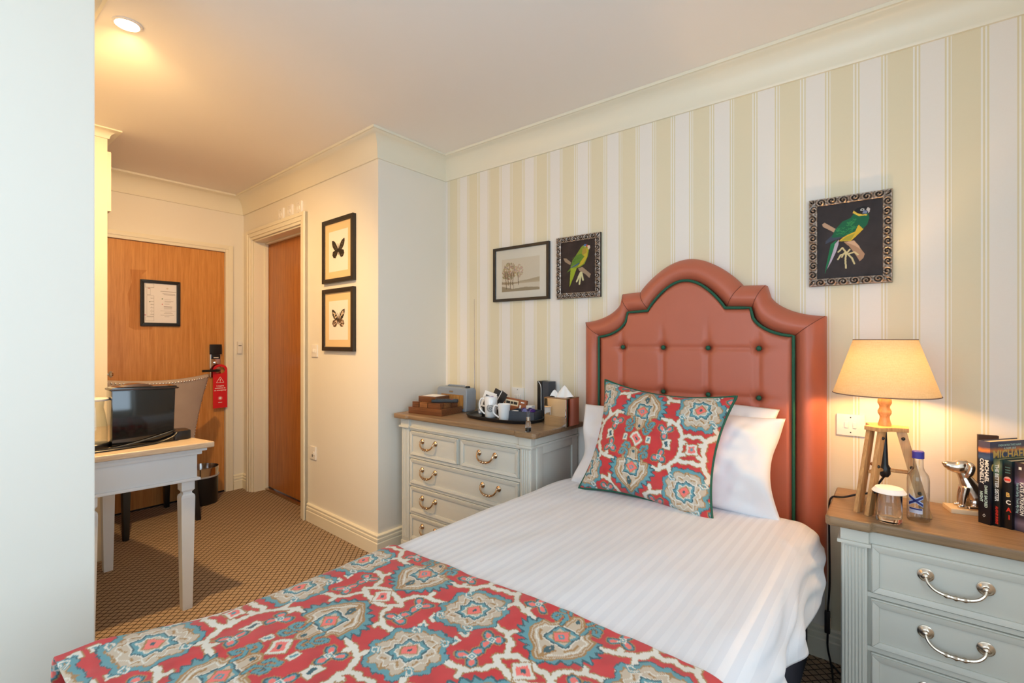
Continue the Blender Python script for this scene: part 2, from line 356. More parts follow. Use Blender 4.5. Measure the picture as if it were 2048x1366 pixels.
# entry door (faces +x)
d1 = struct(bpy.data.objects.new('door_1', None)); COL.objects.link(d1); d1.location = (XE, 0, 0)
obj('door_leaf', MB().box(-.045, -.006, .836, 1.638, .008, 1.936), M_OAK, d1, bev=.002)
ar = MB().box(-.10, .004, 1.640, 1.6475, 0, 1.9445).box(-.10, .004, .8305, .835, 0, 1.9445).box(-.10, .004, .835, 1.640, 1.938, 1.9445)
ar.box(0.0005, .016, 1.6405, 1.695, 0, 1.992).box(.016, .022, 1.662, 1.695, 0, 1.992).box(.0005, .016, .835, 1.6405, 1.938, 1.992).box(.016, .022, .835, 1.662, 1.960, 1.992)
obj('architrave', ar, M_TRIM, d1, bev=.003)
obj('varnish_mark', MB().prism([(1.012, 1.32), (1.045, 1.30), (1.15, 1.305), (1.155, 1.34), (1.10, 1.36), (1.09, 1.70), (1.12, 1.735), (1.02, 1.73), (1.03, 1.64), (1.005, 1.55), (1.018, 1.45)], -.0065, -.0058, 'yz'), wood('mellow_oak_veneer', srgb(164, 100, 42), srgb(202, 138, 74), 2, .38), d1, smooth=False)
obj('draught_seal', MB().box(-.008, -.002, .84, 1.636, .001, .012), M_BLACK, d1)
lp = obj('lock_plate', MB().box(-.006, .010, 1.527, 1.605, .93, 1.19), M_CHROME, d1, bev=.004)
obj('card_reader', MB().box(.010, .024, 1.523, 1.609, 1.113, 1.192).box(.010, .021, 1.535, 1.598, 1.075, 1.113), M_BLACK, lp, bev=.004)
obj('reader_mark', MB().box(.0211, .0216, 1.549, 1.585, 1.084, 1.089), M_WHITEP, lp)
obj('cylinder', MB().lathe([(0, 0), (.012, 0), (.012, .008), (.009, .010), (0, .010)], 16, mat=Matrix.Translation((.010, 1.566, 1.045)) @ Matrix.Rotation(R(90), 4, 'Y')).box(.0195, .021, 1.564, 1.568, 1.038, 1.052), M_CHROME, lp)
obj('lever_handle', MB().tube([(.01, 1.575, .985), (.05, 1.575, .985), (.058, 1.565, .985), (.06, 1.54, .986), (.06, 1.455, .986)], [.013, .012, .011, .010, .009], 12), M_BLACK, d1)
# corridor door, recessed in the leaning wall
d2 = struct(bpy.data.objects.new('door_2', None)); COL.objects.link(d2); d2.location = CW(0); d2.rotation_euler = (0, 0, CR)
obj('door_leaf', MB().box(OX0 + .012, OX1 - .012, .112, .15, .024, OZ - .014), M_OAK_SHADED, d2, bev=.002)
obj('threshold', MB().box(OX0 + .004, OX1 - .004, .085, .15, .001, .018), M_BRONZE, d2, bev=.004)
jb = MB().box(OX0 + .0005, OX0 + .011, .0, .16, 0, OZ - .0005).box(OX1 - .011, OX1 - .0005, .0, .16, 0, OZ - .0005).box(OX0 + .011, OX1 - .011, .0, .16, OZ - .012, OZ - .0005)
jb.box(OX0 + .011, OX0 + .022, .085, .11, 0, OZ - .012).box(OX1 - .022, OX1 - .011, .085, .11, 0, OZ - .012).box(OX0 + .022, OX1 - .022, .085, .11, OZ - .024, OZ - .012)
obj('jamb', jb, M_TRIM, d2, bev=.002)
A = MB()
for (p, q, o, z1) in ((0, .075, .016, .075), (.02, .075, .024, .075), (.05, .075, .030, .075)):
    A.box(OX0 - q, OX0 - p, -o, -.0005, 0, OZ + z1).box(OX1 + p, OX1 + q, -o, -.0005, 0, OZ + z1).box(OX0 - p, OX1 + p, -o, -.0005, OZ + p, OZ + z1)
obj('architrave', A, M_TRIM, d2, bev=.003)
# built-in wardrobe end at the left of the corridor
wd = thing('wardrobe', 'cream painted built-in wardrobe with crown moulding beside the entry door', 'wardrobe', (XE, YL, 0))
L = XW - XE; Dp = YW - YL
obj('carcass', MB().box(.0, L, .0, Dp, 0, 2.352), M_TRIM, wd, bev=.003)
cr = [(0, 2.352), (.006, 2.352)] + [(.008 + .042 * (1 - math.cos(a)), 2.356 + .034 * math.sin(a)) for a in np.linspace(0, 1.5, 6)] + [(.054, 2.392), (.054, 2.3995), (0, 2.3995)]
rows = []
for i, (x, y, nx, ny) in enumerate(((0, Dp, 0, 1), (L, Dp, 1, 1), (L, 0, 1, 0))): rows.append([(x + nx * o, y + ny * o, z) for o, z in cr])
obj('crown', MB().grid(np.array(rows)), M_TRIM, wd, ang=28)
obj('upper_door', MB().box(.02, L - .025, Dp + .001, Dp + .022, 1.955, 2.290), M_TRIM, wd, bev=.003)
ld = obj('lower_door', MB().box(.02, L - .025, Dp + .0005, Dp + .004, .10, 1.945), M_TRIM, wd, bev=.001)
obj('knob', MB().lathe([(.006, 0), (.006, .014), (.016, .018), (.019, .026), (.014, .034), (0, .036)], 16, mat=Matrix.Translation((L - .07, Dp + .004, 1.03)) @ Matrix.Rotation(R(-90), 4, 'X')), M_CHROME, ld)
# recessed ceiling downlight
dl = thing('ceiling_downlight', 'round recessed ceiling downlight glowing above the desk', 'ceiling light', (-2.243, .525, CZ))
obj('bezel', MB().lathe([(.036, -.002), (.038, -.006), (.046, -.005), (.047, -.0005), (.036, -.0005)], 32), M_WHITEP, dl)
obj('bulb', MB().lathe([(0, -.004), (.030, -.004), (.0355, -.002), (.0355, -.0008), (0, -.0008)], 24), emit('downlight_glow', (1, .88, .68), 45), dl)
sp = bpy.data.lights.new('downlight', 'SPOT'); sp.energy = 135; sp.color = (1, .62, .25); sp.spot_size = R(132); sp.spot_blend = .7; sp.shadow_soft_size = .035
so = bpy.data.objects.new('downlight', sp); so.location = (-2.243, .525, CZ - .012); so.rotation_euler = (R(10), R(38), 0); COL.objects.link(so)
# ---------------------------------------------------------------- switches and sockets
def plate(name, label, cat, loc, rotz, w, h, parts, group=None, thick=.009):
    """plate facing local -y; parts: list of (x0,x1,z0,z1,depth,name)"""
    o = thing(name, label, cat, loc, rotz, group)
    obj('plate', MB().box(-w / 2, w / 2, -thick, -.0006, -h / 2, h / 2), M_WHITEP, o, bev=.0025)
    for (x0, x1, z0, z1, dp, nm) in parts:
        obj(nm, MB().box(x0, x1, -thick - dp, -thick + .001, z0, z1), M_WHITEP if dp > .0008 else M_BLACK, o, bev=.0008 if dp > .0008 else 0)
    return o
scr = lambda h: [(-.002, .002, h / 2 - .014, h / 2 - .010, .0006, 'screw'), (-.002, .002, -h / 2 + .010, -h / 2 + .014, .0006, 'screw')]
rock = lambda x: [(x - .006, x + .006, -.011, .011, .004, 'rocker')]
for lx, lab in ((-1.228, 'small white isolator plate above inner door, beside the wall corner end'), (-1.087, 'small white isolator plate above inner door, middle of the row of three'), (-.946, 'small white isolator plate above inner door, beside the butterfly pictures end')):
    plate('isolator_switch', lab, 'switch', CW(lx, 0, 2.147), CR, .082, .088, rock(.012) + [(-.03, -.015, -.012, .012, .002, 'indicator')] + scr(.088), 'isolator switches above the inner door', .015)
plate('light_switch', 'white light switch between inner door and butterfly pictures', 'switch', CW(-.735, 0, 1.155), CR, .080, .082, rock(-.012) + rock(.012))
plate('wall_socket', 'white wall socket low beside the inner door', 'socket', CW(-.757, 0, .470), CR, .082, .086, rock(.02) + [(-.004, .004, -.028, -.010, .0006, 'slot')])
plate('double_light_switch', 'white double light switch on striped wall beside the bedside lamp', 'switch', (-.145, YH, .908), 0, .088, .080, rock(-.013) + rock(.013) + scr(.080))
plate('triple_light_switch', 'white three gang switch on striped wall above the drinks tray', 'switch', (-1.728, YH, .90), 0, .088, .105, rock(-.016) + rock(0) + rock(.016) + scr(.105))
kc = thing('key_card_holder', 'small white key card holder in the corner beside the entry door', 'card holder', (XE, 1.745, 1.165))
obj('housing', MB().prism([(.0006, -.05), (.022, -.05), (.026, .0), (.026, .05), (.0006, .05)], -.016, .016, 'xz'), M_WHITEP, kc, bev=.002)
obj('slot', MB().box(.0262, .027, -.012, .012, .012, .017), M_BLACK, kc)
# ---------------------------------------------------------------- pictures
def frame_bars(w, h, b, dep, back=.0008):
    mb = MB()
    o = [(-w / 2, -h / 2), (w / 2, -h / 2), (w / 2, h / 2), (-w / 2, h / 2)]; i = [(-w / 2 + b, -h / 2 + b), (w / 2 - b, -h / 2 + b), (w / 2 - b, h / 2 - b), (-w / 2 + b, h / 2 - b)]
    for k in range(4):
        a, c = o[k], o[(k + 1) % 4]; d, e = i[(k + 1) % 4], i[k]
        mb.hexa([(x, -back, z) for x, z in (a, c, d, e)], [(x, -dep, z) for x, z in (a, c, d, e)])
    return mb
def picture(name, label, loc, rotz, w, h, b, dep, mat, group=None, glz=False):
    o = thing(name, label, 'picture', loc, rotz, group); o.location = loc
    obj('frame', frame_bars(w, h, b, dep), mat, o, bev=.0015)
    obj('backing', MB().box(-w / 2 + b * .6, w / 2 - b * .6, -dep * .35, -.001, -h / 2 + b * .6, h / 2 - b * .6), M_BLACK, o)
    return o
PM = lambda y: Matrix.Translation((0, y, 0)) @ FACE_MY
BW1 = [(.04, .0), (.16, .35), (.45, .82), (.75, 1.04), (.98, 1.06), (.97, .75), (.86, .35), (.62, .02), (.3, -.1)]
BW2 = [(.04, .0), (.5, -.02), (.85, -.15), (.92, -.5), (.72, -.82), (.42, -.86), (.2, -.6), (.05, -.2)]
for pale, lz in ((0, 1.789), (1, 1.354)):
    w_, h_ = .372, .402 if not pale else .392
    p = picture('butterfly_picture', ['black framed print of a dark butterfly on the corridor wall, upper of two', 'black framed print of a pale spotted butterfly on the corridor wall, lower of two'][pale], CW(-.4155, 0, lz), CR, w_, h_, .026, .024, M_DARKF, 'butterfly prints on the corridor wall')
    c = Canvas(w_ - .04, h_ - .04, 150, (226, 196, 150)); c.poly([(.16, .14), (.84, .14), (.84, .84), (.16, .84)], (236, 226, 216))
    k = .165; kx = .235
    for s in (-1, 1):
        c.poly([(.5 + s * x * kx, .51 + y * k) for x, y in BW1], (44, 38, 32)); c.poly([(.5 + s * x * kx, .51 + y * k) for x, y in BW2], (40, 34, 28) if not pale else (88, 66, 50))
        for q in range(14 if pale else 9):
            a = RNG.uniform(.2, .9); x = .1 + .72 * a + RNG.uniform(-.08, .1); y = .95 * a + RNG.uniform(-.25, .0)
            c.ell(.5 + s * x * kx, .51 + y * k, .010 + .010 * pale, .006 + .006 * pale, (210, 188, 160) if pale else (120, 104, 84))
        for q in range(8 if pale else 4):
            x = RNG.uniform(.25, .75); y = RNG.uniform(-.7, -.12); c.ell(.5 + s * x * kx, .51 + y * k, .013 + .008 * pale, .009, (226, 200, 180) if pale else (92, 78, 62))
    c.line([(.5, .56), (.5, .43)], .014, (30, 24, 20)); c.line([(.5, .55), (.46, .62)], .004, (30, 24, 20)); c.line([(.5, .55), (.54, .62)], .004, (30, 24, 20))
    c.obj('print', painted(), p, PM(-.013))
    obj('mount', frame_bars(w_ - .044, h_ - .044, .004, .018, .0135), M_PAPER, p)
# sepia landscape
p = picture('landscape_picture', 'black framed sepia landscape print of trees by water', (-1.7055, YH, 1.612), 0, .402, .318, .016, .020, M_DARKF)
c = Canvas(.402 - .026, .318 - .026, 180, (232, 226, 220)); c.poly([(.13, .15), (.86, .15), (.86, .80), (.13, .80)], (218, 208, 196))
X, Y = c.X, c.Y; m = inpoly(X, Y, [(.13, .15), (.86, .15), (.86, .80), (.13, .80)])
sky = np.clip((Y - .36) / .4, 0, 1)
def blob(cx, cy, rx, ry, col, n, dens, seed):
    r = np.random.default_rng(seed)
    for _ in range(n):
        a, q = r.uniform(0, 6.28), math.sqrt(r.uniform(0, 1)); c.ell(cx + rx * q * math.cos(a), cy + ry * q * math.sin(a), .012, .012, tuple(int(v + r.uniform(-18, 18)) for v in col))
c.poly([(.13, .33), (.86, .33), (.86, .30), (.13, .30)], (188, 172, 152)); c.poly([(.45, .345), (.62, .36), (.86, .40), (.86, .33), (.45, .33)], (176, 160, 140))
c.poly([(.13, .15), (.86, .15), (.86, .20), (.60, .22), (.35, .20), (.13, .26)], (150, 136, 118)); c.poly([(.13, .35), (.35, .33), (.5, .31), (.3, .29), (.13, .30)], (150, 132, 112))
blob(.28, .56, .135, .17, (168, 146, 122), 150, 1, 3); blob(.47, .55, .075, .12, (190, 170, 148), 70, 1, 4); blob(.24, .47, .09, .08, (146, 122, 100), 50, 1, 6)
for x0, x1 in ((.26, .25), (.30, .33), (.22, .20), (.34, .37), (.46, .45)): c.line([(x0, .28), (x1, .52)], .006, (88, 68, 52))
for x in (.22, .30, .37): c.line([(x, .20), (x, .30)], .004, (80, 64, 50))
c.c[~m] = lin((230, 225, 219)); c.obj('print', painted(), p, PM(-.010)); obj('glazing', MB().box(-.186, .186, -.0118, -.0112, -.144, .144), thin_clear(gl=.1), p, smooth=False)
# carved frames with parrots
def carved(w, h, b, dep, seed):
    mb = MB(); cols = []
    for k in range(4):
        Lk = w if k % 2 == 0 else h; nl = int(Lk / .0022); nb = 13
        S, Tt = np.meshgrid(np.linspace(0, 1, nl), np.linspace(0, 1, nb), indexing='ij'); lo = Tt * b / Lk; s = lo + S * (1 - 2 * lo)
        al = (s - .5) * Lk; P_ = .036; u = ((al / P_) % 1 - .5) * P_; q = (Tt - .5) * b
        fl = np.where((np.floor(al / P_) % 2) == 0, 1, -1); rr = np.hypot(u, q * 1.1 - .002 * fl) / .016; th = np.arctan2(q * fl, u)
        sc_ = np.sin(th * 1.0 + rr * 9.5) * np.exp(-(rr / 1.1) ** 4) ; rim = np.exp(-((Tt - .06) / .06) ** 2) + np.exp(-((Tt - .95) / .07) ** 2)
        hgt = dep * (.55 + .25 * np.sin(np.pi * Tt)) + .0028 * sc_ + .0022 * rim + .0008 * fbm(al * 60, q * 60, seed + k, 2)
        x = al; z = -h / 2 + Tt * b if k % 2 == 0 else -w / 2 + Tt * b
        pts = {0: (x, z), 1: (-z, x), 2: (-x, -z), 3: (z, -x)}[k]
        mb.grid(np.stack([pts[0], -hgt, pts[1]], -1)); g = np.clip(.42 + .6 * sc_ + .5 * rim, 0, 1)[..., None]
        cols.append((np.array(lin((22, 18, 18))) * (1 - g) + np.array(lin((190, 174, 162))) * g).reshape(-1, 3))
        e = np.array([[pt for pt in zip(pts[0][:, 0], [-.0008] * nl, pts[1][:, 0])], [pt for pt in zip(pts[0][:, 0], -hgt[:, 0], pts[1][:, 0])]]); mb.grid(e); cols.append(np.tile(np.array(lin((30, 24, 22))), (2 * nl, 1)))
    return mb, np.concatenate(cols)
sm = NT('antiqued_silver'); a_ = sm.new('ShaderNodeAttribute'); a_.attribute_name = 'Col'; sm.color(a_.outputs['Color']); sm.set(Roughness=.38, Metallic=.75); MATS['antiqued_silver'] = sm.m
def parrot_frame(label, loc, w, h, b, seed):
    o = thing('parrot_picture', label, 'picture', loc, 0, 'parrot paintings in carved frames'); mb, cl = carved(w, h, b, .026, seed)
    obj('carved_frame', mb, sm.m, o, cols=cl); obj('backing', MB().box(-w / 2 + b * .7, w / 2 - b * .7, -.010, -.001, -h / 2 + b * .7, h / 2 - b * .7), M_BLACK, o); return o
o = parrot_frame('small painting of a lime green parrot in a carved silver frame', (-1.324, YH, 1.612), .266, .330, .030, 11)
c = Canvas(.266 - .050, .330 - .050, 170, (52, 40, 38), ((805, 612), (1135, 575), (1135, 1105), (808, 1130))); c.mottle(.25)
BRN = (158, 134, 110)
c.poly([(835, 772), (860, 770), (908, 812), (900, 838), (850, 806)], BRN); c.poly([(972, 872), (1012, 858), (1088, 928), (1076, 968), (1040, 930), (985, 896)], BRN)
for a, b in (((1000, 915), (960, 1000)), ((1000, 915), (985, 1025)), ((1005, 915), (1018, 985)), ((995, 915), (975, 960))): c.line([a, b], .022, (206, 200, 150))
c.poly([(868, 912), (908, 858), (932, 872)], (98, 128, 40)); c.poly([(904, 868), (965, 855), (930, 960), (893, 1055), (898, 960)], (150, 168, 42))
c.poly([(1004, 660), (1032, 638), (1066, 645), (1072, 690), (1062, 750), (1032, 828), (990, 860), (940, 872), (902, 862), (922, 792), (966, 722)], (128, 146, 44))
c.poly([(1012, 700), (1062, 676), (1056, 760), (1020, 828), (968, 862), (1004, 790)], (190, 168, 48)); c.poly([(1012, 680), (1050, 672), (1050, 720), (1010, 745)], (170, 140, 56))
c.poly([(955, 742), (1000, 728), (1032, 756), (985, 820), (902, 852), (922, 800)], (92, 128, 46)); c.poly([(892, 872), (978, 818), (988, 826), (950, 850), (905, 868)], (52, 84, 130))
for k in range(14): x = 930 + RNG.uniform(0, 80); y = 760 + RNG.uniform(0, 60); c.line([(x, y), (x - 14, y + 12)], .004, (70, 104, 40))
c.poly([(1020, 655), (1032, 636), (1052, 638), (1048, 655)], (70, 110, 170)); c.poly([(1048, 640), (1060, 645), (1058, 665), (1046, 660)], (200, 70, 50)); c.poly([(1058, 650), (1078, 648), (1083, 670), (1070, 692), (1060, 675)], (222, 196, 176)); c.ell(1036, 662, .012, .012, (230, 220, 190)); c.ell(1036, 662, .006, .006, (20, 16, 14))
c.obj('painting', painted(), o, PM(-.012))
o = parrot_frame('large painting of a dark green parrot with yellow belly in a carved silver frame', (-.150, YH, 1.603), .258, .336, .028, 23)
c = Canvas(.258 - .046, .336 - .046, 190, (46, 40, 42), ((255, 320), (1000, 215), (1010, 1100), (262, 1135))); c.mottle(.25, 5)
c.poly([(332, 522), (358, 503), (485, 572), (470, 612), (340, 548)], (176, 146, 122)); c.poly([(575, 716), (685, 698), (802, 850), (786, 895), (748, 932), (718, 880), (640, 770)], (160, 128, 104)); c.poly([(600, 720), (690, 702), (740, 760), (760, 800), (700, 760)], (190, 158, 132))
for a, b, q in (((600, 840), (512, 905), (540, 860)), ((600, 830), (515, 825), (560, 780)), ((600, 850), (600, 1002), (592, 920)), ((620, 850), (690, 955), (665, 895)), ((630, 845), (728, 856), (690, 828)), ((590, 830), (555, 880), (570, 850)), ((640, 800), (600, 860), (615, 830))): c.line([a, q, b], .013, (196, 184, 140))
c.poly([(445, 640), (372, 705), (368, 738), (455, 700), (565, 664), (700, 610)], (58, 66, 84)); c.poly([(430, 738), (500, 690), (470, 765), (420, 905), (362, 1068), (372, 1000)], (20, 112, 70)); c.poly([(522, 688), (516, 742), (490, 822), (440, 925), (385, 1020), (450, 830), (478, 735)], (176, 168, 186))
c.poly([(740, 526), (788, 575), (702, 662), (650, 706), (520, 708), (562, 668), (684, 598)], (202, 170, 48)); c.poly([(700, 620), (650, 700), (540, 705), (600, 660)], (158, 150, 52))
c.poly([(690, 396), (832, 396), (850, 450), (826, 530), (780, 572), (735, 524), (700, 602), (562, 660), (438, 668), (478, 582), (560, 492), (650, 452)], (18, 92, 62))
for k in range(46):
    x = 480 + RNG.uniform(0, 240); y = 660 - (x - 460) * .72 + RNG.uniform(-50, 90)
    if y < 640 and x + y * .2 < 860: c.line([(x - 16, y - 6), (x, y + 2), (x + 14, y - 8)], .0055, (44, 128, 74))
c.poly([(684, 372), (672, 398), (740, 434), (824, 426), (826, 414), (760, 412)], (214, 182, 70)); c.poly([(688, 376), (716, 346), (790, 324), (842, 334), (852, 370), (830, 400), (780, 416), (724, 402)], (22, 20, 24)); c.poly([(790, 366), (832, 378), (822, 406), (776, 404)], (112, 124, 158)); c.poly([(816, 362), (834, 334), (856, 350), (854, 382), (840, 402), (834, 378)], (196, 188, 184)); c.ell(775, 362, .030, .020, (190, 190, 186)); c.ell(776, 362, .013, .012, (18, 16, 18))
c.obj('painting', painted(), o, PM(-.012))
# framed notice on the entry door
o = thing('framed_notice', 'black framed evacuation plan hanging on the oak entry door', 'notice', (XE - .006, 1.2005, 1.4975), R(90))
obj('frame', frame_bars(.249, .336, .024, .018), M_BLACK, o, bev=.004)
c = Canvas(.210, .296, 170, (236, 236, 240)); G = (150, 150, 158)
def rc(x0, y0, x1, y1, col=G, wd=.004): c.line([(x0, y0), (x1, y0), (x1, y1), (x0, y1), (x0, y0)], wd, col)
rc(.06, .88, .30, .97); rc(.10, .70, .20, .86); rc(.10, .17, .30, .68); rc(.06, .06, .30, .15)
for k in range(6): c.line([(.20, .22 + k * .08), (.30, .22 + k * .08)], .004, G); c.ell(.24, .26 + k * .07, .012, .012, (190, 190, 200))
c.ell(.16, .86, .022, .016, (180, 90, 90)); c.ell(.18, .53, .02, .016, (60, 110, 100)); c.ell(.05, .20, .025, .016, (190, 90, 120)); c.ell(.70, .88, .035, .03, (214, 208, 200))
for y, x0, x1, wd, cl in ((.80, .5, .96, .008, (110, 106, 112)), (.745, .56, .93, .007, (140, 136, 142)), (.72, .6, .94, .006, (140, 136, 142)), (.605, .62, .8, .005, G), (.56, .62, .88, .005, G), (.53, .62, .8, .005, G), (.49, .62, .76, .005, G), (.42, .6, .84, .008, (120, 118, 126)), (.385, .6, .84, .004, G), (.35, .6, .84, .004, G), (.315, .5, .95, .004, G), (.285, .62, .82, .004, G), (.25, .6, .86, .004, G), (.21, .5, .9, .006, G), (.175, .62, .76, .004, G)): c.line([(x0, y), (x1, y)], wd, cl)
c.ell(.55, .615, .02, .018, (50, 110, 90)); c.ell(.55, .48, .018, .016, (190, 70, 100)); c.obj('sheet', painted(), o, PM(-.009))
# red hanger on the door lever
o = thing('door_hanger', 'red cardboard door hanger with white warning triangle on the door lever', 'door hanger', (XE + .034, 1.592, .985), R(90))
ring = [(.052 * math.cos(a), .006 + .042 * math.sin(a)) for a in np.linspace(R(-8), R(188), 22)]; inn = [(.034 * math.cos(a), .004 + .026 * math.sin(a)) for a in np.linspace(R(188), R(-8), 22)]
M_RED = plain('red_card', srgb(212, 20, 30), .5, var=.02)
hb = MB().prism(ring + inn, -.0008, .0008, 'xz').prism([(-.052, .0), (-.034, .0), (-.030, -.018), (0, -.026), (.030, -.018), (.034, 0), (.052, 0), (.052, -.30), (-.052, -.30)], -.0008, .0008, 'xz')
obj('card', hb, M_RED, o, smooth=False); M_WINK = plain('white_print', srgb(240, 236, 232), .6, var=0)
tri = MB()
for k in range(3):
    a, b = [(.030 * math.cos(R(90 + 120 * q)) * 1.05, -.082 + .030 * math.sin(R(90 + 120 * q))) for q in (k, k + 1)]; tri.tube([(a[0], -.0012, a[1]), (b[0], -.0012, b[1])], .0016, 4)
tri.box(-.002, .002, -.0016, -.001, -.088, -.068).box(-.002, .002, -.0016, -.001, -.096, -.092); obj('warning_sign', tri, M_WINK, o)
for k, tx in enumerate(('I require', 'assistance in', 'an emergency')): text('lettering', tx, .0155, M_WINK, o, Matrix.Translation((0, -.0011, -.124 - k * .017)) @ FACE_MY, .0004)
em = MB().lathe([(0, 0), (.009, 0), (.009, .0004), (0, .0004)], 16, mat=Matrix.Translation((0, -.0011, -.222)) @ Matrix.Rotation(R(90), 4, 'X'))
for k in range(12): a = R(30 * k); em.box(-.001, .001, -.0015, -.001, .011, .016, mat=Matrix.Translation((0, 0, -.222)) @ Matrix.Rotation(a, 4, 'Y'))
obj('emblem', em, M_WINK, o); obj('small_line', MB().box(-.014, .014, -.0014, -.001, -.258, -.254), M_WINK, o)
# ---------------------------------------------------------------- chests of drawers
def pull(mb, x, y, z, w):
    q_ = .78 if w < .11 else 1.0; rz = [(r_ * q_, d_) for r_, d_ in ((.019, 0), (.019, .003), (.015, .005), (.013, .008), (.008, .010), (.0075, .016), (.004, .019), (0, .0195))]
    for s in (-1, 1): mb.lathe(rz, 18, mat=Matrix.Translation((x + s * w / 2, y, z)) @ Matrix.Rotation(R(90), 4, 'X'))
    pts = [(x - w / 2, y - .016, z - .002), (x - w / 2 * .93, y - .022, z - .014), (x - w / 2 * .72, y - .026, z - .027), (x - w / 2 * .4, y - .028, z - .034), (x, y - .029, z - .036)]
    pts = smoothpts(pts + [(2 * x - a, b, c) for a, b, c in pts[-2::-1]], 4); n = len(pts)
    mb.tube(pts, [.0052 - .0012 * abs(i / (n - 1) - .5) * 2 + (.0028 if abs(i - n // 2) in (0, 3) else 0) for i in range(n)], 8)
    return mb
def drawer(par, x0, x1, z0, z1, hx, hmat, hw):
    d = obj('drawer', MB().box(x0, x1, -.006, .30, z0, z1), M_GREY, par, bev=.002)
    b = .020; F = MB()
    o = [(x0 + .003, z0 + .003), (x1 - .003, z0 + .003), (x1 - .003, z1 - .003), (x0 + .003, z1 - .003)]; i = [(x0 + b, z0 + b), (x1 - b, z0 + b), (x1 - b, z1 - b), (x0 + b, z1 - b)]
    for k in range(4):
        a, c_, e, f = o[k], o[(k + 1) % 4], i[(k + 1) % 4], i[k]
        F.hexa([(p[0], -.0055, p[1]) for p in (a, c_, e, f)], [(p[0], -.015, p[1]) for p in (a, c_)] + [(p[0], -.012, p[1]) for p in (e, f)])
    obj('drawer_moulding', F, M_GREY, d, bev=.0022)
    for x in hx: obj('handle', pull(MB(), x, -.006, (z0 + z1) / 2 + .018, hw), hmat, d)
    return d
def chest(name, label, cat, x0, x1, yf, yb, H, slab, rows, pil, hmat, hw, nfl):
    W_ = x1 - x0; D_ = yb - yf; o = thing(name, label, cat, (x0, yf, 0)); zt = H - slab
    obj('body', MB().box(.004, W_ - .004, .006, D_, .06, zt), M_GREY, o, bev=.002)
    obj('plinth', MB().box(-.008, W_ + .008, -.012, D_, .0, .075).box(-.003, W_ + .003, -.007, D_, .075, .085), M_GREY, o, bev=.003)
    for k, xp in enumerate((0, W_ - pil)):
        p = obj('pilaster', MB().box(xp, xp + pil, -.010, .03, .085, zt - .045), M_GREY, o, bev=.0015)
        ft = MB(); st = (pil - .012) / nfl
        for q in range(nfl):
            xc = xp + .006 + st * (q + .5); ft.prism([(xc + st * .40 * math.cos(a), -.010 - st * .36 * math.sin(a)) for a in np.linspace(0, math.pi, 7)], .10, zt - .06)
        obj('reeding', ft, M_GREY, p, ang=60); obj('capital', MB().box(xp - .004, xp + pil + .004, -.016, .03, zt - .045, zt - .0005), M_GREY, o, bev=.002)
    obj('frieze', MB().box(pil, W_ - pil, -.004, .02, zt - .045, zt - .0005), M_GREY, o, bev=.001)
    md = MB().box(-.012, pil + .010, -.024, .02, zt - .052, zt - .041).box(W_ - pil - .010, W_ + .012, -.024, .02, zt - .052, zt - .041).box(pil + .010, W_ - pil - .010, -.014, .02, zt - .052, zt - .041)
    md.box(-.012, 0, .02, D_, zt - .052, zt - .041).box(W_, W_ + .012, .02, D_, zt - .052, zt - .041).box(-.006, .004, .02, D_, zt - .041, zt - .0005).box(W_ - .004, W_ + .006, .02, D_, zt - .041, zt - .0005); obj('moulding', md, M_GREY, o, bev=.003)
    for x_ in (0, W_):
        sp_ = MB()
        a, b = (x_ - .006, x_ + .004) if x_ == 0 else (x_ - .004, x_ + .006)
        sp_.box(a, b, .03, .075, .085, zt - .052).box(a, b, D_ - .05, D_, .085, zt - .052).box(a, b, .075, D_ - .05, .085, .13).box(a, b, .075, D_ - .05, zt - .09, zt - .052)
        obj('side_frame', sp_, M_GREY, o, bev=.003)
    ov = .042; q = .014; y0 = -.030
    poly = [(-ov, y0 - q + .012), (-ov + .012, y0 - q), (pil + .006, y0 - q), (pil + .018, y0), (W_ - pil - .018, y0), (W_ - pil - .006, y0 - q), (W_ + ov - .012, y0 - q), (W_ + ov, y0 - q + .012), (W_ + ov, D_), (-ov, D_)]
    obj('top', MB().prism(poly, zt, H), M_TOP, o, bev=.008, seg=3)
    for r in rows: drawer(o, *r)
    zs = sorted({(r[2], r[3]) for r in rows}); rl = [(.0855, zs[0][0] - .0015)] + [(p[1] + .004, q[0] - .0015) for p, q in zip(zs[:-1], zs[1:])] + [(zs[-1][1] + .004, zt - .0525)]
    for z0_, z1_ in rl:
        if z1_ - z0_ > .004: obj('rail', MB().box(pil, W_ - pil, -.006, .01, z0_, z1_), M_GREY, o, bev=.001)
    return o
x0, x1 = -2.25, -1.325; pw = .064; a, b = pw + .008, (x1 - x0) - pw - .008; m_ = (a + b) / 2
rows = [(a, m_ - .012, .577, .712, [(a + m_ - .012) / 2 - .035], M_BRONZE, .105), (m_ + .012, b, .577, .712, [(b + m_ + .012) / 2 - .012], M_BRONZE, .105)]
for z0, z1 in ((.417, .556), (.260, .398), (.102, .241)): rows.append((a, b, z0, z1, [.225, .225 + .45], M_BRONZE, .105))
chest('chest_of_drawers', 'wide pale grey chest of drawers with five drawers under the drinks tray', 'chest', x0, x1, 1.815, 2.205, .805, .026, rows, pw, M_BRONZE, .105, 4)
x0, x1 = -.142, .382; pw = .064; a, b = .073, (x1 - x0) - .073
rows = [(a, b, z - .145, z, [(a + b) / 2], M_BRASS, .125) for z in (.606, .442, .278)]
chest('bedside_cabinet', 'narrow pale grey bedside cabinet of three drawers under the lamp', 'bedside cabinet', x0, x1, 1.845, 2.175, .68, .030, rows, pw, M_BRASS, .125, 6)
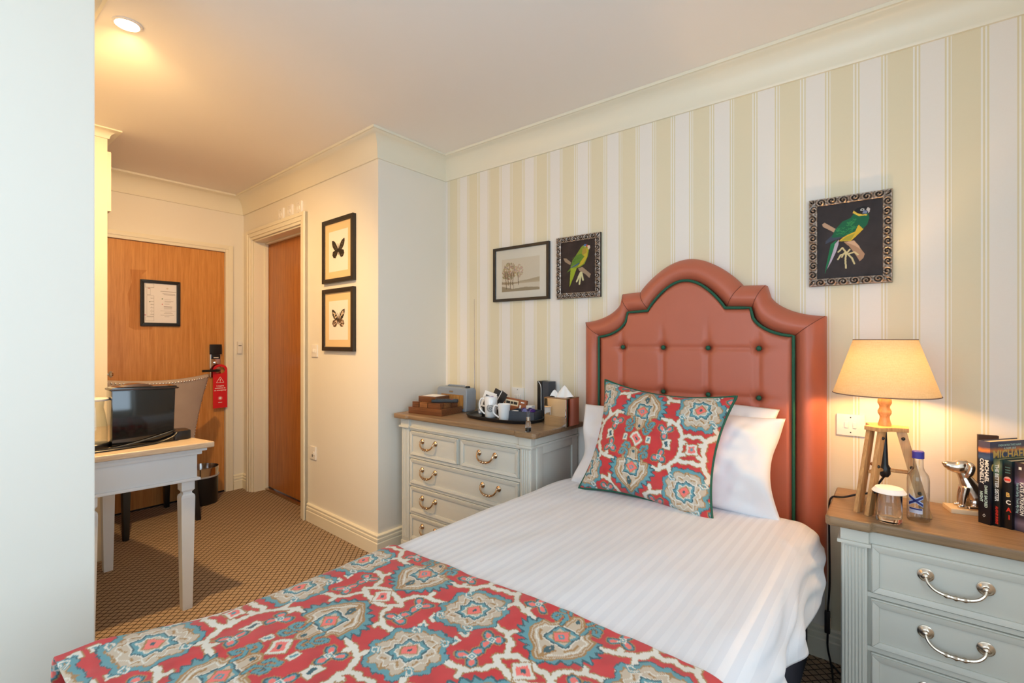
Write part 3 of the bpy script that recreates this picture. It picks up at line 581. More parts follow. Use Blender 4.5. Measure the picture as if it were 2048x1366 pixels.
# ---------------------------------------------------------------- headboard
HX = -.738
hb = thing('headboard', 'terracotta leather buttoned headboard with arched top and green piping', 'headboard', (HX, YH, 0))
def arch(x, top):      # height of the outline; top=True outer, False inner
    x = abs(x)
    if top: W0, zs, xs, zt, xm, zm = .5175, 1.318, .312, 1.449, .222, 1.586
    else: W0, zs, xs, zt, xm, zm = .4180, 1.243, .266, 1.357, .168, 1.487
    if x >= xs: t_ = min(1, (W0 - x) / (W0 - xs)); return zs + (zt - zs) * (1 - math.sqrt(max(0, 1 - t_ ** 1.7)) ** .9) if t_ < 1 else zt
    if x >= xm: return zt + .004 * (xs - x) / (xs - xm)
    return zt + .004 + (zm - zt - .004) * math.cos(math.pi / 2 * x / xm) ** .85
def outline(top, nseg):
    W0, xs, xm = (.5175, .312, .222) if top else (.4180, .266, .168); pts = []
    for z in np.linspace(.30, arch(W0, top), nseg[0]): pts.append((-W0, z))
    for k in np.linspace(-W0, -xs, nseg[1])[1:]: pts.append((k, arch(k, top)))
    for k in np.linspace(-xs, -xm, nseg[2])[1:]: pts.append((k, arch(k, top)))
    for k in np.linspace(-math.pi / 2, 0, nseg[3])[1:]: pts.append((xm * math.sin(k), arch(xm * math.sin(k), top)))
    return pts + [(-x, z) for x, z in pts[-2::-1]]
NS = (10, 16, 5, 22); OU, IN = outline(True, NS), outline(False, NS)
def tuft(x, z):
    xs = [-.295, -.098, .098, .295]; zs = [1.193, .994, .795, .596]; d = .030 + 0 * x
    cx_ = np.min([np.abs(x - q) for q in xs], 0); cz = np.min([np.abs(z - q) for q in zs], 0)
    br = np.min([np.hypot(x - p, z - q) for p in xs for q in zs], 0)
    low = np.clip((1.30 - z) / .1, 0, 1)
    d = d - .007 * np.exp(-(cx_ / .012) ** 2) * np.where(z < 1.193, 1, np.exp(-((z - 1.193) / .07) ** 2)) - .005 * np.exp(-(cz / .010) ** 2) * np.where(np.abs(x) < .295, 1, np.exp(-((np.abs(x) - .295) / .05) ** 2)) - .020 * np.exp(-(br / .020) ** 2)
    return d + .0012 * fbm(x * 3.5, z * 3.5, 5, 2)
nx, nz = 210, 210; xx = np.linspace(-.416, .416, nx); ztop = np.array([arch(x, False) for x in xx]); P = np.zeros((nx, nz, 3))
for i in range(nx):
    zz = .30 + (ztop[i] - .30) * np.linspace(0, 1, nz); P[i, :, 0] = xx[i]; P[i, :, 2] = zz
ed = np.minimum.reduce([.416 - np.abs(P[..., 0]), ztop[:, None] - P[..., 2]]); ed = np.clip(ed / .02, 0, 1)
P[..., 1] = -.078 - tuft(P[..., 0], P[..., 2]) * (.35 + .65 * np.sqrt(ed)) + .012
obj('padded_panel', MB().grid(P), M_LEATHER, hb, ang=60)
rows = []; NB = 13
for (ox, oz), (ix, iz) in zip(OU, IN):
    r_ = [(ox, -.001, oz)]
    for t_ in np.linspace(0, 1, NB):
        r_.append((ox + (ix - ox) * t_, -.030 - .062 * math.sin(math.pi * (.06 + .84 * t_)) ** .75 - .006 * t_, oz + (iz - oz) * t_))
    r_.append((ix, -.05, iz)); rows.append(r_)
bd = obj('border_roll', MB().grid(np.array(rows)), M_LEATHER, hb, ang=50)
obj('back_panel', MB().prism([(x * .98, z - .012) for x, z in OU], -.05, -.002, 'xz'), M_LEATHER, hb, smooth=False)
obj('piping', MB().tube([(x, -.094, z) for x, z in IN], .0058, 8), M_GREEN, hb)
bt = mesh_of('button', MB().lathe([(.0, .0105), (.005, .0098), (.0092, .0065), (.0105, .002), (.0095, -.002)], 14, mat=Matrix.Rotation(R(90), 4, 'X')))
for z in (1.193, .994, .795):
    for x in (-.295, -.098, .098, .295): obj('button', bt, M_GREEN, hb, loc=(x, -.082, z))
for k in (9, 24, 28, len(OU) - 10, len(OU) - 25, len(OU) - 29):
    (ox, oz), (ix, iz) = OU[k], IN[k]; obj('seam', MB().tube([(ox + (ix - ox) * t_, -.0305 - .062 * math.sin(math.pi * (.06 + .84 * t_)) ** .75 - .006 * t_, oz + (iz - oz) * t_) for t_ in np.linspace(.02, .98, 12)], .0013, 6), plain('dark_seam', srgb(120, 58, 42), .6, var=0), hb)
# ---------------------------------------------------------------- bed, duvet, throw
BXc = -.725
bed = thing('bed', 'single divan bed on a navy fabric base with white fitted sheet', 'bed', (BXc, .12, 0))
obj('divan_base', MB().box(-.452, .455, .06, 1.995, .03, .32), M_NAVY, bed, bev=.012)
for (x, y) in ((-.40, .12), (.40, .12), (-.40, 1.93), (.40, 1.93)): obj('castor', MB().lathe([(.02, 0), (.022, .01), (.022, .022), (.012, .0295)], 12, c=(x, y, 0)), M_BLACK, bed)
M_SHEET = plain('white_cotton', srgb(226, 224, 226), .75, var=.015, vs=5, bump=.1, bs=25)
mt = MB(); n = 26; prof = []
for i in range(64):
    a = 2 * math.pi * i / 64; ca, sa = math.cos(a), math.sin(a); prof.append((math.copysign(abs(ca) ** .22, ca), math.copysign(abs(sa) ** .22, sa)))
rows = []
for tz in np.linspace(0, math.pi, 15):
    k = math.sin(tz) ** .28 if 0 < tz < math.pi else .86; z = .445 - .125 * math.copysign(abs(math.cos(tz)) ** .5, math.cos(tz)); rows.append([(.478 * k * x, 1.03 + .975 * (k * .5 + .5) * y, z) for x, y in prof])
mb = MB().grid(np.array(rows), cv=True); mb.f.append(tuple(range(64))); mb.f.append(tuple(14 * 64 + q for q in range(64)))
obj('mattress', mb, M_SHEET, bed, ang=60)
RL = .085
def drape(a, b, A_, B0, B1, zt, r, da_out=0.0):
    """cloth point (a across, b along) laid over a box top |a|<A_, b in [B0,B1]"""
    oa = np.sign(a) * np.maximum(np.abs(a) - A_, 0); ob = np.where(b < B0, b - B0, np.where(b > B1, b - B1, 0)); d = np.hypot(oa, ob) + 1e-9
    q = np.pi * r / 2; h = np.where(d < q, r * np.sin(np.minimum(d, q) / r), r + .10 * (d - q)); dz = np.where(d < q, r * (1 - np.cos(np.minimum(d, q) / r)), r + .995 * (d - q))
    x = np.clip(a, -A_, A_) + oa / d * h; y = np.clip(b, B0, B1) + ob / d * h; return x, y, zt - dz, d
def cloth(a0, a1, b0, b1, step, fn):
    na, nb = int((a1 - a0) / step) + 1, int((b1 - b0) / step) + 1; A_, B_ = np.meshgrid(np.linspace(a0, a1, na), np.linspace(b0, b1, nb), indexing='ij'); return A_, B_, fn(A_, B_)
AH, B0_, B1_ = .435, .215, 2.6
def folds(A_, B_, d):
    w_ = .005 * fbm(A_ * 1.6, B_ * .9, 3, 3) + .0028 * fbm(A_ * 4, B_ * 1.5, 8, 3) + .0022 * np.maximum(0, fbm(A_ * 3 + B_ * 2.2, B_ * 1.4, 31, 3)) ** 2
    hang = np.clip((d - .08) / .12, 0, 1); return w_ + hang * .016 * np.sin(B_ * 17 + 2.4 * np.sin(B_ * 5) + 1.0)
def duvet(A_, B_):
    x, y, z, d = drape(A_, B_, AH, B0_, B1_, .604, RL); f = folds(A_, B_, d)
    z = z + np.where(d < .06, f, f * .3) - .012 * np.clip((B_ - 1.72) / .25, 0, 1) ** 2 + .010 * np.exp(-(A_ / .3) ** 2)
    x = x + np.sign(A_) * np.clip((d - .07) / .1, 0, 1) * (f * 1.0)
    puck = .006 * np.sin(A_ * 95 + 3 * np.sin(B_ * 9)) * np.exp(-((d - .13) / .06) ** 2) * (np.abs(A_) > AH); x = x + puck
    return np.stack([BXc + x, y, z], -1)
# duvet: its hem wanders along the right hand side
na, nb = 230, 330; S_, B_ = np.meshgrid(np.linspace(-1, 1, na), np.linspace(-.07, 1.96, nb), indexing='ij')
hemR = AH + .215 + .020 * np.sin(B_ * 8.5 + .8) - .07 * np.clip((B_ - 1.72) / .24, 0, 1); hemL = AH + .24 + .012 * np.sin(B_ * 9)
A_ = np.where(S_ > 0, S_ * hemR, S_ * hemL); Pd = duvet(A_, B_)
s = NT('satin_stripe_cotton'); sx = s.new('ShaderNodeSeparateXYZ'); s.link(s.co(), sx.inputs[0])
st = s.math('GREATER_THAN', s.math('SINE', s.math('MULTIPLY', sx.outputs[0], 2 * math.pi / .030)), 0.0)
s.color(s.mix(st, srgb(216, 216, 221), srgb(224, 224, 228))); s.b.inputs['Roughness'].default_value = .6; s.link(s.math('MULTIPLY_ADD', st, -.22, .68), s.b.inputs['Roughness']); s.b.inputs['Sheen Weight'].default_value = .2
s.bump(s.noise(16, 5), .16, .004)
dv = obj('duvet', MB().grid(Pd), s.m, ang=80); tag(dv, 'white satin striped duvet spread over the single bed', 'duvet')
so = dv.modifiers.new('thickness', 'SOLIDIFY'); so.thickness = .012; so.offset = -1
# suzani style printed fabric: colour from a hand-written repeat
RED, WHT, OCH, TEA, DTE, BEI, COR = [np.array(lin(c_)) for c_ in ((190, 32, 36), (214, 208, 196), (158, 118, 66), (84, 142, 152), (32, 80, 90), (190, 172, 150), (232, 108, 98))]
def fabric(U, V):
    k = .000445; U = U / k; V = V / k
    U = U + 5 * np.sin(V / 31) + 3 * np.sin(V / 11 + U / 40); V = V + 5 * np.sin(U / 29) + 3 * np.sin(U / 12 + 1)
    fu, fv = (U + 470) % 940 - 470, (V + 547) % 1094 - 547; u, v = np.abs(fu), np.abs(fv); jag = 4 * np.sin(U / 7) * np.sin(V / 6)
    C = np.empty(U.shape + (3,)); C[:] = RED; C *= (1 + .10 * fbm(U / 160, V / 160, 2, 3))[..., None]
    def put(m, c_): C[m] = c_
    def ring(d, seq):
        for w_, c_ in seq: put(d < w_, c_)
    vines = [[(150, 215), (250, 208), (325, 172), (375, 100), (388, 0)], [(378, 95), (425, 112), (470, 100)], [(300, 385), (205, 398), (135, 448), (112, 520), (70, 500), (0, 488)], [(320, 178), (345, 225)], [(376, 60), (420, 45)], [(200, 398), (190, 360)], [(250, 208), (255, 165)], [(112, 520), (150, 547)]]
    dv_ = np.minimum.reduce([segd(u, v, p) for p in vines]) + jag * .8; ring(dv_, ((21, OCH), (14.5, WHT)))
    # small squares and diamonds
    def dia(cx, cy, r, seq):
        d = np.abs(u - cx) + np.abs(v - cy) + jag * .5
        for f_, c_ in seq: put(d < r * f_, c_)
    def sq(cx, cy, r, seq):
        d = np.maximum(np.abs(u - cx), np.abs(v - cy)) + jag * .6
        for f_, c_ in seq: put(d < r * f_, c_)
    dia(0, 0, 66, ((1.15, OCH), (1, WHT), (.66, COR), (.25, DTE))); sq(112, 8, 20, ((1.2, OCH), (1, WHT), (.4, TEA))); sq(268, 10, 32, ((1.2, OCH), (1, WHT), (.4, DTE)))
    sq(470, 0, 40, ((1.2, OCH), (1, WHT), (.62, COR), (.28, TEA))); dia(0, 547, 62, ((1.15, OCH), (1, WHT), (.62, COR), (.25, DTE))); sq(362, 512, 22, ((1.2, OCH), (1, WHT), (.4, TEA))); sq(320, 300, 18, ((1.2, OCH), (1, WHT)))
    # trefoil flowers
    for cx, cy, rot in ((232, 108, .6), (228, 480, -.5)):
        for a in (rot, rot + 2.0, rot - 2.0):
            ex, ey = cx + 38 * math.cos(a), cy + 38 * math.sin(a); dx, dy = u - ex, v - ey; p_ = dx * math.cos(a) + dy * math.sin(a); q_ = -dx * math.sin(a) + dy * math.cos(a)
            d = np.hypot(p_ / 1.35, q_) + jag * .4; ring(d, ((31, OCH), (26, DTE), (20, TEA), (14, COR)))
        sq(cx, cy, 15, ((1.2, WHT), (.8, TEA), (.35, WHT)))
    # shield with a toothed hem
    sh = [(0, 78), (26, 92), (38, 130), (38, 168), (88, 172), (94, 196), (136, 200), (142, 285), (120, 330), (80, 372), (38, 412), (0, 440)]
    tooth = [(118, 200), (170, 196), (158, 222), (204, 228), (170, 252), (212, 268), (168, 290), (196, 318), (148, 326), (168, 362), (118, 362), (128, 398), (80, 396), (78, 432), (42, 426), (20, 462), (0, 468), (0, 300)]
    ym = inpoly(u, v, tooth); d1_ = segd(u, v, tooth[:-2]); put(d1_ < 9, DTE); put(ym, TEA)
    ins = inpoly(u, v, sh + [(-5, 440), (-5, 78)]); d2_ = segd(u, v, sh); put(d2_ < 11, OCH); put(ins, BEI); put(ins & (d2_ < 14) & (d2_ > 7), OCH); put(ins & (d2_ < 28) & (d2_ > 21) & (v > 180), WHT)
    put(np.hypot(u, v - 112) < 13, DTE)
    d = np.maximum(u, np.abs(v - 245)) + jag * .5; ring(d, ((72, WHT), (66, TEA), (44, BEI))); put((d < 66) & (d > 57), DTE); d = u + np.abs(v - 245) + jag * .5; ring(d, ((56, OCH), (46, COR), (22, TEA), (9, COR)))
    put(segd(u, v, [(0, 425), (10, 390), (24, 350)]) < 7, OCH); put(segd(u, v, [(0, 330), (12, 350), (6, 380)]) < 8, DTE); put(segd(u, v, [(66, 330), (90, 300), (100, 262)]) < 6, OCH)
    # hooked scrolls beside the neck
    hook = [(62, 176), (58, 128), (86, 100), (120, 112), (124, 146), (98, 152), (94, 130)]; hook2 = [(52, 92), (66, 56), (104, 52), (114, 80), (88, 88)]
    for hk in (hook, hook2): d = segd(u, v, hk) + jag * .3; ring(d, ((16, OCH), (11, DTE), (8, TEA)))
    # rounded medallion
    a, b = u - 470, v - 338; th = np.arctan2(b, a); rad = np.hypot(a * 1.02, b * .94); st_ = 12 * np.sign(np.cos(9 * th)) * np.abs(np.cos(9 * th)) ** .5 + jag
    ring(rad - st_, ((182, DTE), (176, TEA), (152, OCH), (144, BEI))); r2 = rad - 10 * np.cos(12 * th); put((r2 < 118) & (r2 > 111), WHT); put((r2 < 128) & (r2 > 118) & (np.cos(8 * th + .5) > .55), OCH); put((r2 < 106) & (r2 > 94) & (np.cos(8 * th) < -.5), OCH)
    d8 = np.minimum(np.abs(a) + np.abs(b), 1.32 * np.maximum(np.abs(a), np.abs(b))) + jag * .6; ring(d8, ((98, WHT), (90, TEA), (62, WHT), (54, BEI))); put((d8 < 90) & (d8 > 80), DTE); d = np.abs(a) + np.abs(b) + jag * .5; ring(d, ((50, OCH), (42, COR), (14, DTE)))
    for hx, hy in ((96, 128), (118, -92)):
        d = segd(np.abs(a), b, [(hx - 26, hy + 8), (hx, hy + 22), (hx + 22, hy + 4), (hx + 8, hy - 14), (hx - 8, hy - 6)]); ring(d, ((9, TEA), (4, WHT)))
    return C
M_FAB = painted('printed_cotton', .7, .25, .25)
step = .0026; na, nb = int(1.34 / step), int(.74 / step)
A_, B_ = np.meshgrid(np.linspace(-.68, .66, na), np.linspace(.185, .925, nb), indexing='ij')
Bb = B_ + np.where(B_ > .85, .006 * np.sin(A_ * 6) * (B_ - .85) / .075, 0)
x, y, z, d = drape(A_, Bb, AH + .004, B0_ - .03, B1_, .604 + .009, RL + .008); f = folds(A_, Bb, d)
z = z + np.where(d < .06, f, f * .3) + .010 * np.exp(-(A_ / .3) ** 2) + .0015 * fbm(A_ * 9, Bb * 9, 12, 2)
fl_ = np.clip((.50 - Bb) / .25, 0, 1) * np.clip((-A_ - .36) / .1, 0, 1); x = x - .055 * fl_ * np.clip(d / .1, 0, 1) + np.sign(A_) * np.clip((d - .07) / .1, 0, 1) * f; z = z + fl_ * np.clip(.613 - z, 0, .03) * np.clip(1.4 - d / .2, 0, 1) + .004 * fl_
Pt = np.stack([BXc + x, y, z], -1); mbt = MB().grid(Pt, flip=True)
th_ = obj('bed_throw', mbt, M_FAB, ang=80, cols=fabric(A_ + .235, B_ - .468)); tag(th_, 'red and teal medallion print throw across the foot of the bed', 'throw')
so = th_.modifiers.new('thickness', 'SOLIDIFY'); so.thickness = .005; so.offset = 1; 
th_.data.materials.append(plain('rust_lining', srgb(170, 72, 40), .8, var=.05)); so.material_offset = 0
# ---------------------------------------------------------------- pillows and cushion
def pillow_pts(w, h, t_, n=70, pinch=.10, seed=1, wr=.006, expo=.5):
    u, v = np.meshgrid(np.linspace(-1, 1, n), np.linspace(-1, 1, n), indexing='ij'); out = []
    X = w / 2 * u * (1 - pinch * (1 - np.abs(v) ** 2.0) * np.abs(u) ** 3); Y = h / 2 * v * (1 - pinch * (1 - np.abs(u) ** 2.0) * np.abs(v) ** 3)
    T_ = t_ / 2 * ((1 - np.abs(u) ** 2.6) * (1 - np.abs(v) ** 2.6)) ** expo
    e = np.minimum(1 - np.abs(u), 1 - np.abs(v)); wv = wr * fbm(X * 5, Y * 5, seed, 3) * np.clip(e * 4, 0, 1)
    return np.stack([X, Y, T_ + wv], -1), np.stack([X, Y, -T_ + wv * .5], -1), u, v
def pillow(name, label, w, h, t_, mtx, mat, seed, pinch, wr=.008, droop=0):
    F, B, u, v = pillow_pts(w, h, t_, 70, pinch, seed, wr)
    if droop:
        for q in (F, B): q[..., 2] += droop * (fbm(u * .7, v * .6, seed + 9, 2)) * np.abs(u); q[..., 1] -= .02 * np.clip(np.abs(u) - .6, 0, 1) * np.clip(v, 0, 1)
    mb = MB().grid(F, flip=True, mat=mtx).grid(B, mat=mtx); me = mesh_of(name, mb, ang=180)
    bm = bmesh.new(); bm.from_mesh(me); bmesh.ops.remove_doubles(bm, verts=bm.verts[:], dist=.0005); bmesh.ops.recalc_face_normals(bm, faces=bm.faces[:]); bm.to_mesh(me); bm.free(); me.polygons.foreach_set('use_smooth', [True] * len(me.polygons))
    return tag(obj(name, me, mat), label, 'pillow', 'white pillows against the headboard')
def lean(x, y, z, rx, rz, ry=0): return Matrix.Translation((x, y, z)) @ Matrix.Rotation(R(rz), 4, 'Z') @ Matrix.Rotation(R(90 - rx), 4, 'X') @ Matrix.Rotation(R(ry), 4, 'Z')
pillow('pillow', 'white cotton pillow standing flat against the leather headboard, rearmost', .74, .40, .12, lean(-.735, 2.040, .790, 12, 0, -2), M_SHEET, 4, .06, .014, .03)
pillow('pillow', 'white cotton pillow slumped between the rear pillow and the patterned cushion', .84, .38, .15, lean(-.745, 1.950, .765, 24, 0, 1), M_SHEET, 14, .09, .020, .05)
F, B, u, v = pillow_pts(.552, .478, .16, 190, .15, 6, .005, .55); mt_ = lean(-.762, 1.846, .812, 21, -1.5, -3.5)
cu = thing('scatter_cushion', 'square red and teal medallion print cushion with green piping leaning on the pillows', 'cushion')
cu.location = (-.765, 1.85, .60); mt_ = Matrix.Translation((.765, -1.85, -.60)) @ mt_
obj('front_cover', MB().grid(F, flip=True, mat=mt_), M_FAB, cu, ang=180, cols=fabric(F[..., 0] + .035, F[..., 1] - .005))
obj('back_cover', MB().grid(B, mat=mt_), plain('plain_red_cotton', srgb(190, 50, 48), .75), cu, ang=180)
edge = [F[i, 0] for i in range(0, 190, 3)] + [F[189, j] for j in range(0, 190, 3)] + [F[i, 189] for i in range(189, -1, -3)] + [F[0, j] for j in range(189, -1, -3)]
pp = [edge[0]]
for e in edge[1:]:
    if np.linalg.norm(e - pp[-1]) > .002: pp.append(e)
obj('piping', MB().tube(pp[:-1], .0055, 7, closed=True, mat=mt_), M_GREEN, cu)
# ---------------------------------------------------------------- writing desk (turned off the wall)
dk = thing('writing_desk', 'small white painted desk with limed oak top and tapered legs', 'desk', (-2.525, .850, 0))
DH = .76; DQ = [(0, 0), (-.045, -.400), (-.80, -.420), (-.805, -.138)]       # plan: front right, front left, back left, back right
def dpoly(o):
    P = [Vector((*p, 0)) for p in DQ]; out = []
    for i in range(4):
        d0 = (P[i] - P[i - 1]).normalized(); d1_ = (P[(i + 1) % 4] - P[i]).normalized(); n0 = Vector((d0.y, -d0.x, 0)); n1 = Vector((d1_.y, -d1_.x, 0)); m = (n0 + n1) / (1 + n0.dot(n1)); q = P[i] - m * o; out.append((q.x, q.y))
    return out
sg = 1 if abs(dpoly(.01)[0][0]) and dpoly(.01)[0][0] > 0 else -1
dp = lambda o: dpoly(o * sg)
obj('top', MB().prism(dp(.045), DH - .026, DH), M_DESKTOP, dk, bev=.007, seg=3)
obj('cornice_moulding', MB().prism(dp(.026), DH - .040, DH - .0265).prism(dp(.013), DH - .056, DH - .040), M_DESK, dk, bev=.004)
obj('apron', MB().prism(dp(0), .598, DH - .056), M_DESK, dk, bev=.002)
obj('bead', MB().prism(dp(.010), .585, .598), M_DESK, dk, bev=.005, seg=3)
def leg_mb(cx, cy):
    L_ = MB(); lv = [(.585, .026), (.545, .026), (.535, .018), (.528, .018), (.520, .026), (.510, .0275), (.02, .020), (0, .019)]
    for (z1, r1), (z0, r0) in zip(lv[:-1], lv[1:]):
        L_.hexa([(cx + a * r0, cy + b * r0, z0) for a, b in ((-1, -1), (1, -1), (1, 1), (-1, 1))], [(cx + a * r1, cy + b * r1, z1) for a, b in ((-1, -1), (1, -1), (1, 1), (-1, 1))])
    return L_
for cx, cy in dp(-.028): obj('leg', leg_mb(cx, cy), M_DESK, dk)
# coffee machine on the desk
cm = thing('coffee_machine', 'glossy black coffee machine with side panel and clear water tank on the desk', 'coffee machine', (-2.640, .565, DH), R(-3))
body = [(0, .0), (.225, .0), (.225, .03), (.232, .245), (.238, .250), (.238, .256), (.02, .262), (0, .258)]
obj('body', MB().prism(body, -.115, -.004, 'yz'), M_GLOSSB, cm, bev=.006)
obj('side_panel', MB().prism([(0, .004), (.222, .004), (.228, .240), (.002, .246)], -.004, .002, 'yz'), M_GLOSSB, cm, bev=.003)
obj('top_rim', MB().prism([(-.006, .2475), (.240, .2425), (.246, .246), (.240, .250), (-.006, .255)], -.118, .0035, 'yz'), plain('bronze_black', srgb(60, 46, 38), .25, .6, 0), cm, bev=.002)
obj('brew_lever', MB().prism([(.03 + .07 * (1 + math.cos(a)) * .9, .250 + .022 * math.sin(a)) for a in np.linspace(0, math.pi, 14)], -.10, -.02, 'yz'), plain('brown_chrome', srgb(120, 90, 70), .2, .8, 0), cm, bev=.004)
obj('drip_base', MB().prism([(-.10, .222), (-.008, .222), (.0, .23), (.0, .275), (-.012, .296), (-.09, .296), (-.102, .28), (-.105, .235)], 0, .042), M_BLACK, cm, bev=.006)
obj('rear_base', MB().lathe([(.0, .0), (.048, .0), (.050, .004), (.050, .020), (.046, .024), (0, .024)], 28, c=(-.062, -.048, 0)), M_BLACK, cm)
tk = obj('water_tank', MB().lathe([(.042, .025), (.044, .030), (.044, .09), (.036, .150), (.030, .175), (.034, .205), (.0325, .205), (.0285, .175), (.0345, .150), (.0425, .09), (.0425, .032), (0, .030)], 28, c=(-.062, -.048, 0)), thin_clear(), cm)
obj('tank_lid', MB().lathe([(0, .2055), (.048, .2055), (.050, .209), (.050, .214), (.046, .217), (0, .217)], 28, c=(-.062, -.048, 0)), M_WHITEP, tk)
obj('cable', MB().tube(smoothpts([(-.04, .245, .03), (.004, .238, .040), (.016, .215, .022), (.022, .16, .006), (.040, .09, .0045), (.052, .0, .0045), (.05, -.09, .0045), (.045, -.17, .0045)], 8), .0042, 8), M_BLACK, cm)
obj('cable_loop', MB().tube(smoothpts([(-.02, .232, .052), (.006, .222, .05), (.009, .17, .036), (.009, .10, .020), (.010, .03, .008), (.014, -.02, .0045), (.02, -.06, .0045)], 8), .0036, 8), M_BLACK, cm)
# upholstered chair with its back to the desk
ch = thing('upholstered_chair', 'taupe velvet chair with nailhead trim and black legs standing behind the desk', 'chair', (-3.80, 1.055, 0), R(6))
nu, nv = 34, 22; u, v = np.meshgrid(np.linspace(-1, 1, nu), np.linspace(0, 1, nv), indexing='ij')
def back_pt(u, v, off):
    hw_ = .215 + .095 * v ** 1.6; z = .44 + (.525 + .022 * u ** 2) * v; x = .020 + .075 * v - .075 * u ** 2 * (.4 + .6 * v) - off
    return np.stack([x, hw_ * u, z], -1)
PB, PF = back_pt(u, v, 0), back_pt(u, v, .06); mb = MB().grid(PB).grid(PF, flip=True)
for s_ in (0, -1): mb.grid(np.stack([PB[s_], PF[s_]], 0)); mb.grid(np.stack([PB[:, s_], PF[:, s_]], 0))
me = mesh_of('backrest', mb); bm = bmesh.new(); bm.from_mesh(me); bmesh.ops.remove_doubles(bm, verts=bm.verts[:], dist=.0004); bmesh.ops.recalc_face_normals(bm, faces=bm.faces[:])
bmesh.ops.bevel(bm, geom=[e for e in bm.edges if len(e.link_faces) == 2 and e.calc_face_angle(0) > R(50)], offset=.008, segments=3, affect='EDGES'); bm.to_mesh(me); bm.free(); me.polygons.foreach_set('use_smooth', [True] * len(me.polygons))
obj('backrest', me, M_SUEDE, ch)
obj('seat', MB().prism([(.03, -.20), (.03, .20), (-.02, .215), (-.40, .24), (-.42, .23), (-.42, -.23), (-.40, -.24), (-.02, -.215)], .36, .475), M_SUEDE, ch, bev=.025, seg=4)
nl = MB(); path = [back_pt(np.array(-1.), np.array(t_), -.001) for t_ in np.linspace(.1, .985, 26)] + [back_pt(np.array(q), np.array(.985), -.001) for q in np.linspace(-1, 1, 34)] + [back_pt(np.array(1.), np.array(t_), -.001) for t_ in np.linspace(.985, .1, 26)]
for p_ in path: q = p_.copy(); q[1] *= .97; q[2] -= .010 if q[2] > .9 else 0; nl.ball(q, .0062, 8, 5, (.55, 1, 1))
nh = obj('nailhead_trim', nl, M_CHROME, ch); nh['kind'] = 'stuff'
for (x, y, lx, ly) in ((.02, .185, .075, .205), (.02, -.185, .075, -.205), (-.38, .20, -.39, .205), (-.38, -.20, -.39, -.205)):
    L_ = MB(); L_.hexa([(lx + a * .014, ly + b * .014, 0) for a, b in ((-1, -1), (1, -1), (1, 1), (-1, 1))], [(x + a * .022, y + b * .022, .37) for a, b in ((-1, -1), (1, -1), (1, 1), (-1, 1))]); obj('leg', L_, M_BLACKW, ch, bev=.003)
# waste bin by the entry door
bn = thing('waste_bin', 'round black waste bin with chrome rim beside the entry door', 'bin', (-4.125, 1.415, 0))
obj('body', MB().lathe([(0, 0), (.104, 0), (.108, .006), (.112, .205), (.109, .206), (.105, .012), (0, .010)], 40), M_BLACK, bn)
obj('liner_ring', MB().lathe([(.109, .200), (.118, .203), (.119, .210), (.113, .213), (.109, .213)], 40), plain('grey_liner', srgb(170, 174, 184), .5, var=.05), bn)
obj('chrome_rim', MB().lathe([(.110, .213), (.1115, .214), (.114, .268), (.115, .272), (.112, .272), (.108, .214)], 40), M_CHROME, bn)
# ---------------------------------------------------------------- things on the chest of drawers
CT = .805
M_ROSE = wood('rosewood', srgb(62, 36, 22), srgb(132, 82, 50), 0, .3, 1.6); M_ROSE2 = wood('rosewood_light', srgb(88, 52, 30), srgb(158, 104, 62), 0, .3, 1.6)
og = thing('tea_box', 'rosewood tea box with a row of small lidded compartments', 'wooden box', (-2.108, 1.935, CT), R(6))
obj('base_tray', MB().box(-.125, .125, -.092, .092, 0, .037), M_ROSE, og, bev=.002)
obj('inner_block', MB().box(-.088, .088, -.055, .055, .037, .062), M_ROSE, og)
xs = [-.108, -.052, .012, .108]
for k in range(3):
    obj('compartment', MB().box(xs[k] + .002, xs[k + 1] - .004, -.080, -.050, .0372, .068), [M_ROSE, M_ROSE2][k % 2], og, bev=.0015)
for k in range(2): obj('compartment', MB().box(.062, .106, -.046 + k * .062, .010 + k * .062, .0372, .068), [M_ROSE2, M_ROSE][k], og, bev=.0015)
lb = thing('lidded_box', 'small rosewood box with a framed note on its lid, sitting on the tea box', 'wooden box', (-2.128, 1.938, CT + .0685), R(6))
obj('box', MB().box(-.060, .070, -.062, .060, 0, .030), M_ROSE, lb, bev=.002); obj('lid_note', MB().box(-.044, .054, -.046, .044, .0305, .0312), M_PAPER, lb)
obj('clasp', MB().box(.0702, .072, -.058, -.050, .018, .024), M_BRASS, lb)
rm = thing('remote_control', 'slim black remote control resting on the tea box compartments', 'remote control', (-2.018, 1.925, CT + .069), R(38))
obj('case', MB().box(-.075, .075, -.021, .021, 0, .017), M_BLACK, rm, bev=.005, seg=3)
for k in range(9):
    for j in range(2): obj('key', MB().box(-.056 + k * .013, -.048 + k * .013, -.011 + j * .014, -.003 + j * .014, .0172, .0188), plain('red_key', srgb(190, 40, 50), .5, var=0) if (k, j) in ((0, 1), (7, 0)) else plain('grey_key', srgb(90, 90, 96), .5, var=0), rm)
M_RG = plain('grey_radio_shell', srgb(142, 150, 160), .4, var=.02)
ra = thing('radio', 'grey retro radio with brown slatted grille and raised aerial', 'radio', (-2.098, 2.095, CT))
pf = [(-.122, 0), (.118, 0), (.122, .012), (.126, .118), (.118, .138), (-.112, .140), (-.124, .128), (-.126, .012)]
obj('shell', MB().prism(pf, -.042, .042, 'xz'), M_RG, ra, bev=.008, seg=3)
gr = obj('grille', MB().box(-.085, .100, -.0445, -.041, .018, .098), plain('brown_grille', srgb(150, 106, 54), .6, var=.1), ra, bev=.001)
for k in range(15): obj('slat', MB().box(-.082 + k * .0122, -.0755 + k * .0122, -.0475, -.0444, .021, .095), plain('tan_slat', srgb(186, 138, 76), .5, var=.05), gr)
